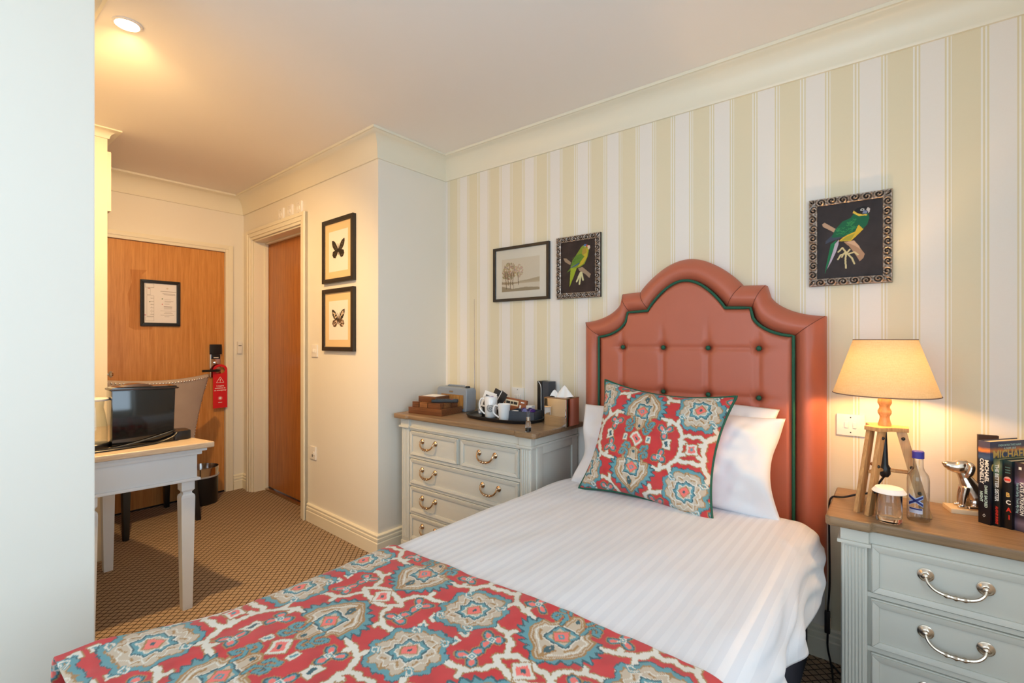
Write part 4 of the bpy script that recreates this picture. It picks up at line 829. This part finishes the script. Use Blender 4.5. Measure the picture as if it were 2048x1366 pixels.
obj('badge', MB().box(-.016, .014, -.0440, -.042, .110, .119), M_BRONZE, ra); obj('dial', MB().lathe([(.014, 0), (.014, .008), (.011, .010), (0, .010)], 18, c=(.095, .0, .139)), M_BLACK, ra)
obj('carry_handle', MB().tube([(-.08, .012, .139), (-.075, .012, .146), (.055, .012, .146), (.06, .012, .139)], .005, 8), M_RG, ra)
obj('aerial', MB().tube([(.122, .03, .13), (.121, .03, .30), (.1205, .03, .301), (.120, .03, .50), (.1195, .03, .501), (.119, .03, .665)], [.0026, .0026, .0019, .0019, .0013, .0013], 8), M_CHROME, ra)
tr = MB()
rim = [(1.00, .0), (1.0, .003), (1.03, .012), (1.045, .013), (1.05, .011), (1.03, .0)]
pr = [(0, .0005), (.205 / .205, .0005)]
def oval(f, z): return [(.226 * f * math.copysign(abs(math.cos(a)) ** .75, math.cos(a)), .132 * f * math.copysign(abs(math.sin(a)) ** .75, math.sin(a)), z) for a in np.linspace(0, 2 * math.pi, 56, endpoint=False)]
P = np.array([oval(f, z) for f, z in ((.02, .004), (.94, .004), (.97, .006), (1.0, .017), (1.02, .018), (1.03, .016), (.985, .0), (.02, .0))]); tr.grid(P, cv=True)
ty = obj('serving_tray', tr, M_BLACK, loc=(-1.668, 2.030, CT)); tag(ty, 'black oval serving tray holding mugs and sachets', 'tray'); TT = CT + .0045
def mug(name, label, loc, rotz, rb, rt, h, hr, emb):
    o = thing(name, label, 'mug', loc, rotz, 'white mugs on the tray'); t_ = .003
    obj('body', MB().lathe([(0, 0), (rb * .9, 0), (rb, .004), (rt, h - .002), (rt - t_ * .5, h), (rt - t_, h - .002), (rb - t_, .006), (0, .005)], 36), M_PORC, o)
    hp = smoothpts([(rt * .93, 0, h * .86), (rt + hr * .55, 0, h * .90), (rt + hr, 0, h * .68), (rt + hr * .9, 0, h * .42), (rb + hr * .3, 0, h * .20), (rb * .97, 0, h * .16)], 6)
    obj('handle', MB().tube(hp, .0042, 8), M_PORC, o)
    if emb:
        e = MB(); r_ = (rb + rt) / 2 + .0006; zc = h * .47
        def on(px, pz): a = px / r_; return (r_ * math.sin(a), -r_ * math.cos(a), zc + pz)
        def arc(R_, w_, a0, a1, n=28):
            A0 = np.linspace(a0, a1, n); e.grid(np.array([[on((R_ - w_) * math.cos(a), (R_ - w_) * math.sin(a)) for a in A0], [on((R_ + w_) * math.cos(a), (R_ + w_) * math.sin(a)) for a in A0]]))
        arc(.0165, .0011, 0, 6.2832); arc(.0045, .0013, 0, 6.2832); arc(.0205, .0007, .6, 5.6)
        for k in range(12):
            a = k * math.pi / 6; dx, dz = math.cos(a), math.sin(a); e.grid(np.array([[on(.006 * dx - .0008 * dz, .006 * dz + .0008 * dx), on(.015 * dx - .0013 * dz, .015 * dz + .0013 * dx)], [on(.006 * dx + .0008 * dz, .006 * dz - .0008 * dx), on(.015 * dx + .0013 * dz, .015 * dz - .0013 * dx)]]))
        eo = obj('emblem', e, plain('dark_print', srgb(46, 42, 40), .5, var=0), o, smooth=False); eo.rotation_euler = (0, 0, R(36) - rotz)
    return o
mug('tall_mug', 'tall white mug printed with a dark wheel emblem', (-1.735, 1.995, TT), R(215), .0315, .0365, .112, .026, True)
mug('short_mug', 'short plain white mug standing on the tray', (-1.618, 1.965, TT), R(215), .026, .034, .084, .022, False)
sw = MB().ball((0, 0, .008), .020, 12, 8, (1.1, .8, .5)); sw.ball((.006, .004, .014), .012, 10, 6, (1, 1, .5))
tag(obj('wrapped_sweet', sw, plain('purple_foil', srgb(140, 84, 190), .3, .3, .2, 120), loc=(-1.735, 1.995, TT + .0915)), 'purple foil wrapped sweet poking out of the tall mug', 'sweet')
po = thing('sachet_pot', 'small black pot holding drink sachets behind the tall mug', 'pot', (-1.800, 2.035, TT))
obj('pot', MB().lathe([(0, 0), (.028, 0), (.032, .05), (.030, .05), (.026, .004), (0, .004)], 20), M_BLACK, po); obj('foil_twist', MB().ball((-.018, -.030, .03), .018, 9, 6, (1, .6, 1)).ball((-.012, -.040, .018), .012, 8, 5), plain('silver_foil', srgb(190, 200, 214), .3, .6, .2, 200), po, ang=20)
def sachet(label, loc, rz, ry, rx, w, h, mat, mark=None, mm=None):
    o = thing('sachet', label, 'sachet', loc, 0, 'drink sachets in the pot'); mt = Matrix.Rotation(R(rz), 4, 'Z') @ Matrix.Rotation(R(rx), 4, 'X') @ Matrix.Rotation(R(ry), 4, 'Y')
    obj('packet', MB().box(-w / 2, w / 2, -.0015, .0015, 0, h, mat=mt), mat, o, bev=.0006)
    if mark: obj('printed_panel', MB().box(mark[0], mark[1], -.0018, -.0014, mark[2], mark[3], mat=mt), mm, o)
M_INK = plain('black_print', srgb(34, 32, 34), .5, var=.05)
sachet('white sachet with a black panel leaning out of the pot', (-1.812, 2.024, TT + .008), 20, 16, -12, .075, .125, M_PAPER, (-.024, .024, .045, .105), M_INK)
sachet('wide black sachet behind the white one in the pot', (-1.790, 2.052, TT + .008), 15, 24, -4, .062, .142, M_INK, (.027, .0305, 0, .14), M_PAPER)
sachet('narrow black sachet with a white edge at the back of the pot', (-1.775, 2.064, TT + .008), 10, 31, 0, .042, .140, M_INK, (-.0205, -.016, 0, .138), M_PAPER)
cb = thing('biscuit_packet', 'brown biscuit packet with a cream label behind the short mug', 'packet', (-1.650, 2.085, TT), R(4))
M_CHOC = plain('brown_wrapper', srgb(150, 84, 50), .45, var=.06)
mt = Matrix.Rotation(R(-8), 4, 'X') @ Matrix.Rotation(R(5), 4, 'Y'); obj('wrapper', MB().box(-.07, .075, -.008, .008, 0, .098, mat=mt), M_CHOC, cb, bev=.004); obj('cream_label', MB().box(-.062, .024, -.0087, -.0078, .058, .088, mat=mt), plain('cream_label', srgb(226, 208, 176), .6, var=.02), cb); obj('white_mark', MB().box(.034, .044, -.0087, -.0078, .050, .068, mat=mt).box(.040, .062, -.0087, -.0078, .080, .086, mat=mt), M_PAPER, cb)
for k, (a, b) in enumerate(((-.056, -.030), (-.026, -.010), (-.006, .018))): obj('label_line', MB().box(a, b, -.0091, -.0086, .066, .080, mat=mt), M_INK, cb)
tag(obj('sugar_box', MB().box(-.022, .022, -.016, .016, 0, .066), M_PAPER, loc=(-1.556, 2.110, TT), bev=.001), 'plain white card box behind the short mug', 'box')
stk = thing('stirrer', 'flat wooden stirrer with a blue end lying on the tray', 'stirrer', (-1.665, 1.925, TT + .001), R(2)); obj('stick', MB().box(-.075, .05, -.004, .004, 0, .002), plain('pale_wood_stick', srgb(206, 176, 120), .6), stk); obj('blue_end', MB().box(.05, .072, -.004, .004, 0, .002), plain('pale_blue_paper', srgb(160, 190, 214), .6, var=0), stk)
cp = thing('capsule_box', 'low black open box of coffee capsules on the tray', 'box', (-1.530, 2.035, TT), R(10)); M_SLATE = plain('slate_card', srgb(62, 68, 78), .5, var=.04)
obj('box', MB().box(-.074, .074, -.052, -.049, 0, .05).box(-.074, .074, .049, .052, 0, .05).box(-.074, -.071, -.049, .049, 0, .05).box(.071, .074, -.049, .049, 0, .05).box(-.071, .071, -.049, .049, 0, .003), M_SLATE, cp)
obj('filling', MB().box(-.070, .070, -.048, .048, .0035, .022), M_BLACK, cp)
for k, (x, y, c_) in enumerate(((-.018, .018, (84, 62, 130)), (.004, -.014, (120, 130, 196)), (.028, .020, (96, 104, 170)), (.046, -.008, (74, 48, 130)), (.014, .030, (60, 50, 110)))):
    p_ = RNG.uniform(0, .004); cpo = obj('coffee_capsule', MB().lathe([(0, 0), (.012, 0), (.0155, .006), (.018, .020), (.0185, .022), (.016, .024), (.013, .031), (.007, .036), (0, .037)], 18), plain(f'capsule_foil_{k}', srgb(*c_), .22, .7, 0), loc=Matrix.Translation((-1.530, 2.035, TT)) @ Matrix.Rotation(R(10), 4, 'Z') @ Vector((x, y, .0225 + p_)))
    tag(cpo, ['dark violet foil capsule at the back of the capsule box', 'pale lilac blue foil capsule nearest the box front edge', 'mid blue foil capsule standing highest in the capsule box', 'deep purple foil capsule at the folder end of the box', 'dark navy foil capsule tucked between the others'][k], 'capsule', 'coffee capsules in the box')
tag(obj('milk_pot', MB().lathe([(0, 0), (.013, 0), (.017, .022), (.021, .0225), (.021, .024), (0, .0245)], 20), M_PAPER, loc=(-1.582, 2.010, TT + .0225)), 'small white milk pot in the capsule box', 'milk pot')
fo = thing('leaflet_box', 'tall black leaflet box with open grey side standing by the tissue box', 'box', (-1.500, 2.186, CT), R(-6)); obj('back', MB().box(-.006, .038, -.030, .030, 0, .198), M_SLATE, fo, bev=.002); obj('front_flap', MB().box(-.040, -.0065, -.032, .022, 0, .200), M_BLACK, fo, bev=.003)
obj('inner_page', MB().tube(smoothpts([(-.010, -.0325, .004), (-.0105, -.034, .10), (-.012, -.034, .17), (-.030, -.0325, .196)], 6), .002, 6), M_PAPER, fo)
tb = thing('tissue_box', 'mirrored cube tissue box with tissues sticking out beside the headboard', 'tissue box', (-1.324, 2.062, CT)); M_MIRROR = plain('mirror_silver', (.86, .86, .86), .035, 1, 0)
obj('cover', MB().box(-.064, .064, -.060, .060, 0, .134), M_MIRROR, tb, bev=.0015); obj('top_edge', MB().box(-.065, .065, -.061, .061, .1345, .1375), plain('gilt_edge', srgb(160, 120, 80), .35, .5), tb, bev=.001)
def tissue(sx, h, tw, seed):
    r = np.random.default_rng(seed); P = []
    for k, tz in enumerate(np.linspace(0, 1, 9)):
        P.append([((sx * (1 - tz) ** .8 + .002) * math.cos(a) * (1 + .22 * math.sin(3 * a + seed + tz * 2)), (.024 * (1 - tz) ** .8 + .002) * math.sin(a) * (1 + .25 * math.sin(4 * a + seed * 2)), h * tz + .006 * math.sin(2 * a + seed) * (1 - tz)) for a in np.linspace(0, 2 * math.pi, 26, endpoint=False)])
    return np.array(P)
obj('tissue', MB().grid(tissue(.042, .058, 1, 2) + np.array([.018, .0, .1376]), cv=True), M_PAPER, tb, ang=25); obj('tissue', MB().grid(tissue(.024, .034, 1, 5) + np.array([-.036, -.01, .1376]), cv=True), M_PAPER, tb, ang=25)
sb = thing('spray_bottle', 'small clear spray bottle standing at the front edge of the chest', 'bottle', (-1.338, 1.800, CT)); obj('bottle', MB().lathe([(0, 0), (.0125, 0), (.0135, .003), (.0135, .042), (.010, .050), (.0085, .052), (0, .052)], 22), glass(), sb)
obj('liquid', MB().lathe([(0, .002), (.0112, .002), (.0112, .020), (0, .020)], 18), plain('bluish_liquid', srgb(140, 150, 176), .1, var=0), sb); obj('collar', MB().lathe([(.009, .0522), (.009, .066), (0, .066)], 18), M_BRASS, sb); obj('cap', MB().lathe([(.0105, .0525), (.0105, .066), (.0075, .088), (.007, .092), (0, .092)], 18), thin_clear(), sb)
# ---------------------------------------------------------------- bedside: lamp, glass, bottle, dog, books
NT_ = .68
lm = thing('tripod_lamp', 'lit bedside lamp with oatmeal linen shade on a wooden tripod base', 'lamp', (-.039, 1.985, NT_)); M_BEECH = wood('beech_wood', srgb(166, 112, 64), srgb(214, 166, 110), 2, .4, 1.5)
sh = NT('linen_shade'); wv = sh.math('ADD', sh.noise(1, 3, sh.mapping((40, 40, 700))), sh.noise(1, 3, sh.mapping((500, 500, 30)))); shc = sh.mix(sh.math('MULTIPLY', wv, .6), srgb(168, 144, 106), srgb(216, 194, 154)); sh.color(shc); sh.set(Roughness=.9)
tl = sh.new('ShaderNodeBsdfTranslucent'); sh.link(shc, tl.inputs[0]); mxs = sh.new('ShaderNodeMixShader'); mxs.inputs[0].default_value = .11; sh.link(sh.b.outputs[0], mxs.inputs[1]); sh.link(tl.outputs[0], mxs.inputs[2]); sh.link(mxs.outputs[0], sh.out.inputs[0])
so_ = obj('shade', MB().grid(np.array([[(r_ * math.cos(a), r_ * math.sin(a), z) for a in np.linspace(0, 2 * math.pi, 64, endpoint=False)] for r_, z in ((.1405, .372), (.084, .548))]), cv=True), sh.m, lm)
obj('shade_trim', MB().tube([(.1407 * math.cos(a), .1407 * math.sin(a), .372) for a in np.linspace(0, 6.2832, 64, endpoint=False)], .0016, 6, closed=True).tube([(.0842 * math.cos(a), .0842 * math.sin(a), .548) for a in np.linspace(0, 6.2832, 48, endpoint=False)], .0016, 6, closed=True), plain('taupe_trim', srgb(128, 98, 84), .8), so_)
obj('shade_ring', MB().tube([(.02 * math.cos(a), .02 * math.sin(a), .395) for a in np.linspace(0, 6.2832, 20, endpoint=False)], .002, 6, closed=True).tube([(.02, 0, .395), (.135, 0, .375)], .0015, 6).tube([(-.01, .017, .395), (-.068, .118, .375)], .0015, 6).tube([(-.01, -.017, .395), (-.068, -.118, .375)], .0015, 6), M_CHROME, lm)
obj('bulb_holder', MB().lathe([(.016, .362), (.018, .366), (.018, .400), (.012, .402), (0, .402)], 20), M_WHITEP, lm)
obj('bulb', MB().lathe([(.010, .402), (.012, .415), (.024, .440), (.027, .458), (.022, .474), (.010, .484), (0, .485)], 20), emit('bulb_glow', (1, .75, .42), 12), lm)
bl = bpy.data.lights.new('bedside_bulb', 'POINT'); bl.energy = 26; bl.color = (1, .56, .20); bl.shadow_soft_size = .03; bo = bpy.data.objects.new('bedside_bulb', bl); bo.location = (-.039, 1.985, NT_ + .445); COL.objects.link(bo)
bo.location.z = NT_ + .435
obj('spindle', MB().lathe([(.017, .270), (.0175, .276), (.0135, .292), (.013, .300), (.018, .310), (.0185, .318), (.014, .328), (.0145, .334), (.019, .344), (.0185, .352), (.0165, .3615), (0, .3615)], 28), M_BEECH, lm)
pl = []
for k in range(3):
    a0 = R(0 + 120 * k)
    for da, r_ in ((-22, .066), (22, .066), (60, .040)): pl.append((r_ * math.cos(a0 + R(da)), r_ * math.sin(a0 + R(da))))
obj('tripod_plate', MB().prism(pl, .257, .270), M_BEECH, lm, bev=.002)
for k in range(3):
    a0 = R(0 + 120 * k); ca, sa = math.cos(a0), math.sin(a0); L_ = MB()
    top, bot = Vector((.042 * ca, .042 * sa, .257)), Vector((.104 * ca, .104 * sa, .0)); tx = Vector((-sa, ca, 0)); nr = Vector((ca, sa, 0))
    lg = bpy.data.objects.new('leg', None)
    for s_, nm in ((-1, 'leg_slat'), (1, 'leg_slat')):
        o1 = tx * (.017 * s_); q = MB(); q.hexa([bot + o1 + tx * (.006 * a) + nr * (.0125 * b) for a, b in ((-1, -1), (1, -1), (1, 1), (-1, 1))], [top + o1 + tx * (.006 * a) + nr * (.0125 * b) for a, b in ((-1, -1), (1, -1), (1, 1), (-1, 1))]); so1 = obj('leg', q, M_BEECH, lm, bev=.001)
        for f_ in (.08, .42, .72): obj('bolt', MB().ball(top.lerp(bot, f_) + o1 + tx * (.006 * s_), .0055, 8, 6), M_BLACK, so1)
    c_ = top.lerp(bot, .5); c2 = Vector((0, 0, c_.z)); q = MB().tube([c2, c_], .006, 6); obj('brace', q, M_BEECH, lm)
obj('centre_clamp', MB().lathe([(.010, .105), (.016, .115), (.016, .135), (.010, .145), (.006, .25), (0, .25)], 14), M_BLACK, lm)
obj('cable', MB().tube(smoothpts([(0, .0, .108), (-.02, .01, .07), (-.035, .03, .04), (-.075, .03, .025), (-.112, .03, .0085), (-.148, .05, -.005), (-.160, .09, -.06), (-.162, .12, -.20), (-.162, .13, -.34), (-.168, .13, -.445)], 8), .0034, 8), M_BLACK, lm)
obj('inline_switch', MB().box(-.178, -.160, .122, .138, -.525, -.445), M_BLACK, lm, bev=.004); obj('rocker', MB().box(-.1605, -.158, .125, .135, -.505, -.465), M_CHROME, lm)
obj('cable_tail', MB().tube(smoothpts([(-.168, .13, -.525), (-.168, .13, -.58), (-.155, .12, -.64), (-.14, .06, -.6755), (-.12, .13, -.6755), (-.16, .20, -.6755)], 8), .0034, 8), M_BLACK, lm)
gt = thing('drinking_glass', 'clear tumbler covered with a white paper lid beside the lamp', 'glass', (-.026, 1.863, NT_)); obj('tumbler', MB().lathe([(0, 0), (.030, 0), (.032, .003), (.032, .095), (.0312, .096), (.0300, .095), (.0296, .014), (0, .011)], 36), glass(), gt)
obj('paper_lid', MB().lathe([(.0425, .088), (.043, .089), (.034, .101), (0, .103), (0, .1025), (.0335, .1000)], 40), M_PAPER, gt)
wb = thing('water_bottle', 'clear glass water bottle with blue cap and printed label', 'bottle', (.043, 1.928, NT_)); obj('bottle', MB().lathe([(0, 0), (.025, 0), (.0275, .004), (.0275, .125), (.025, .138), (.016, .152), (.013, .162), (.0125, .186), (.0135, .188), (.0135, .194), (0, .194)], 40), thin_clear('bottle_glass', (.95, .97, .97), .3, .75), wb)
obj('cap', MB().lathe([(.0148, .188), (.0148, .208), (.013, .210), (0, .210)], 30), plain('violet_blue_cap', srgb(62, 56, 150), .35, var=0), wb)
def decal(quads, r_, rot):
    e = MB()
    for q in quads: e.grid(np.array([[(r_ * math.sin((q[0][0] + (q[1][0] - q[0][0]) * s_) / r_ + rot), -r_ * math.cos((q[0][0] + (q[1][0] - q[0][0]) * s_) / r_ + rot), q[0][1] + (q[1][1] - q[0][1]) * s_ + o_) for s_ in np.linspace(0, 1, 8)] for o_ in (-q[2], q[2])]))
    return e
obj('saltire_mark', decal([((-.018, .076), (.018, .052), .0035), ((-.018, .052), (.018, .076), .0035)], .0279, -.25), plain('navy_ink', srgb(38, 44, 110), .5, var=0), wb, smooth=False); obj('saltire_edge', decal([((-.0185, .0765), (.0185, .0525), .006), ((-.0185, .0525), (.0185, .0765), .006)], .02775, -.25), plain('ice_ink', srgb(170, 190, 230), .5, var=0), wb, smooth=False)
obj('label_band', decal([((-.017, .034), (.017, .034), .008)], .0278, -.25), plain('silver_label', srgb(206, 206, 222), .4, .2, .03), wb, smooth=False); obj('label_print', decal([((-.016, .039), (.016, .039), .0022)], .028, -.25), plain('navy_ink', srgb(38, 44, 110), .5, var=0), wb, smooth=False)
# sitting dog bookend
M_SILV = plain('silvered_resin', srgb(214, 200, 186), .2, 1, .06, 60)
dg = thing('dog_bookend', 'silver sitting dog bookend on a pale wooden block', 'bookend', (.168, 2.115, NT_), R(15))
obj('plinth', MB().box(-.052, .040, -.034, .034, 0, .014), plain('pale_block', srgb(222, 200, 166), .6), dg, bev=.0015)
D = MB()
def limb(pts, rr, seg=12): D.tube(smoothpts(pts, 5), list(np.interp(np.linspace(0, 1, 5 * (len(pts) - 1) + 1), np.linspace(0, 1, len(rr)), rr)), seg)
limb([(.030, 0, .034), (.020, 0, .055), (.004, 0, .085), (-.008, 0, .112), (-.016, 0, .132)], [.026, .029, .024, .0165, .0145])
limb([(.002, 0, .142), (-.014, 0, .144), (-.028, 0, .141), (-.040, 0, .142), (-.049, 0, .144)], [.016, .0225, .0205, .0165, .0140]); D.ball((-.050, 0, .1455), .0125, 12, 9); D.ball((-.0595, 0, .150), .0060, 10, 8)
for s in (-1, 1):
    limb([(-.008, .012 * s, .080), (-.014, .014 * s, .050), (-.016, .014 * s, .022), (-.016, .014 * s, .018)], [.0115, .0085, .0065, .0065]); limb([(-.014, .014 * s, .019), (-.030, .015 * s, .018)], [.0075, .0065])
    D.ball((.022, .017 * s, .034), .020, 12, 8, (1.15, .6, .95)); limb([(.018, .022 * s, .020), (-.008, .024 * s, .019)], [.008, .0065])
    limb([(-.004, .014 * s, .158), (.002, .023 * s, .148), (-.004, .026 * s, .128), (-.012, .024 * s, .114)], [.006, .010, .010, .005])
limb([(.044, 0, .022), (.054, .010, .020), (.050, .024, .020)], [.006, .005, .003])
do = obj('dog', D, M_SILV, dg); rmd = do.modifiers.new('fuse', 'REMESH'); rmd.mode = 'VOXEL'; rmd.voxel_size = .0016; rmd.use_smooth_shade = True; smo = do.modifiers.new('soften', 'SMOOTH'); smo.iterations = 6; smo.factor = .5
# books
M_PAGE = plain('book_pages', srgb(226, 204, 164), .85, var=.06, vs=300); bx, by, al = .184, 2.020, R(38)
ink = lambda n, c_: plain(n, srgb(*c_), .5, var=0)
def book(label, t_, h, dep, org, mat, tilt=3, al_=al):
    o = thing('book', label, 'book', (org[0], org[1], NT_), -al_, 'books at the end of the bedside cabinet'); k = Matrix.Identity(4)   # local x along thickness, y into depth
    obj('cover', MB().box(0, .0018, 0, dep, 0, h, k).box(t_ - .0018, t_, 0, dep, 0, h, k).box(.0018, t_ - .0018, 0, .0022, 0, h, k), mat, o, bev=.0006); obj('pages', MB().box(.0019, t_ - .0019, .0024, dep - .004, .003, h - .003, k), M_PAGE, o, smooth=False); return o
SP = lambda x, z: Matrix.Translation((x, -.0004, z)) @ FACE_MY @ Matrix.Rotation(R(-90), 4, 'Z')
s_, t_ = Vector((math.cos(al), -math.sin(al), 0)), Vector((math.sin(al), math.cos(al), 0)); org = Vector((bx, by, 0))
def covermat(name, stops, z1):
    if name in MATS: return MATS[name]
    s = NT(name); sx = s.new('ShaderNodeSeparateXYZ'); s.link(s.co(), sx.inputs[0]); f = s.math('ADD', s.math('DIVIDE', sx.outputs[2], z1), s.math('MULTIPLY', s.math('SUBTRACT', s.noise(40, 3), .5), .05)); s.color(s.ramp(f, stops)); s.set(Roughness=.3); MATS[name] = s.m; return s.m
b1 = book('tall thick black thriller with a sunset band, front cover turned to view', .030, .246, .158, org, covermat('sunset_cover', [(.0, srgb(14, 14, 20)), (.76, srgb(20, 24, 38)), (.80, srgb(60, 84, 120)), (.86, srgb(40, 60, 96)), (.89, srgb(214, 130, 60)), (.93, srgb(70, 66, 86)), (1, srgb(60, 64, 90))], .246))
W1 = ink('white_ink', (236, 234, 226)); W2 = ink('pale_teal_ink', (186, 214, 206)); W3 = ink('gold_ink', (214, 176, 96)); W4 = ink('red_ink', (220, 50, 34))
text('lettering', 'MICHAEL', .0135, W1, b1, SP(.0212, .158), .0004, sx=1.2); text('lettering', 'CONNELLY', .0135, W1, b1, SP(.0090, .156), .0004, sx=1.08); text('lettering', 'DARK SACRED', .0100, W2, b1, SP(.0195, .082), .0003); text('lettering', 'NIGHT', .0100, W2, b1, SP(.0080, .080), .0003)
text('lettering', '\u2662', .014, W1, b1, Matrix.Translation((.015, -.0004, .024)) @ FACE_MY)
CV = lambda y, z: Matrix.Translation((.0304, y, z)) @ FACE_PX
text('lettering', 'MICHAEL', .036, W3, b1, CV(.079, .206), .0008, sx=.92); text('lettering', 'CONNELLY', .034, W3, b1, CV(.079, .168), .0008, sx=.86); text('lettering', 'EVEN DETECTIVES HAVE', .0085, W2, b1, CV(.079, .234)); text('lettering', 'A DARK SIDE', .0085, W2, b1, CV(.079, .2245))
org = org + s_ * .0305 + t_ * .012
b2 = book('paperback with green and gold spine lettered in white and red', .0165, .198, .128, org, covermat('leafy_cover', [(0, srgb(20, 18, 18)), (.55, srgb(30, 28, 24)), (.72, srgb(120, 96, 60)), (.80, srgb(90, 120, 90)), (.9, srgb(150, 150, 110)), (1, srgb(60, 80, 60))], .198))
text('lettering', 'THE BETTER SISTER', .0125, W1, b2, SP(.0085, .128), .0004, sx=1.0); text('lettering', 'ALAFAIR BURKE', .0085, W4, b2, SP(.0085, .033), .0004, sx=.85)
org = org + s_ * .017 + t_ * .008
b3 = book('black paperback with a red round badge and large capitals', .0225, .197, .128, org, covermat('black_cover', [(0, srgb(16, 14, 16)), (.9, srgb(18, 16, 18)), (1, srgb(20, 50, 54))], .197))
obj('badge', MB().lathe([(0, 0), (.0088, 0), (.0088, .0004), (0, .0004)], 20, mat=Matrix.Translation((.0125, -.0001, .142)) @ Matrix.Rotation(R(90), 4, 'X')), ink('badge_pink', (216, 170, 160)), b3); obj('badge_band', MB().box(.0055, .0195, -.0009, -.0005, .139, .145), W4, b3)
for k, (ch_, m__) in enumerate((('B', W3), ('C', W1), ('A', W4), ('I', W4))): text('lettering', ch_, .017, m__, b3, Matrix.Translation((.0135 + .001 * k, -.0004, .098 - .0215 * k)) @ FACE_MY, .0005)
for k in range(3): obj('blurb_line', MB().box(.007, .0195, -.0007, -.0003, .176 - .0075 * k, .179 - .0075 * k), ink('dull_teal_ink', (70, 104, 104)), b3)
org = org + s_ * .023 + t_ * .010
b4 = book('plum coloured paperback with a pale serif title down its spine', .0265, .196, .128, org, covermat('plum_cover', [(0, srgb(66, 54, 66)), (.12, srgb(120, 104, 120)), (.2, srgb(50, 42, 54)), (.66, srgb(54, 44, 58)), (.7, srgb(130, 100, 130)), (.8, srgb(84, 62, 66)), (1, srgb(50, 40, 48))], .196))
text('lettering', 'KATE ATKINSON', .0125, W1, b4, SP(.0165, .094), .0002, sx=.98); text('lettering', 'Started Early, Took My Dog', .0085, W2, b4, SP(.0075, .094), .0001, sx=.9); obj('publisher_mark', MB().box(.010, .0165, -.0007, -.0003, .176, .184), W1, b4)
org = org + s_ * .027 + t_ * .008
b5 = book('pale pink paperback with violet script on the spine', .022, .194, .126, org, plain('pink_cover', srgb(226, 198, 216), .4, var=.02)); text('lettering', 'Happy', .016, ink('violet_ink', (96, 70, 160)), b5, SP(.010, .135), .0003); obj('heart_mark', MB().ball((.008, -.0002, .093), .004, 8, 6, (1, .1, 1)), ink('magenta_ink', (220, 60, 130)), b5)
b6 = book('dark brown notebook standing at the back behind the thriller', .012, .240, .05, Vector((.208, 2.152, 0)), plain('dark_brown_cover', srgb(52, 34, 24), .5), al_=R(0)); b6.rotation_euler = (0, 0, R(-80)); b6.location = (.196, 2.19, NT_)
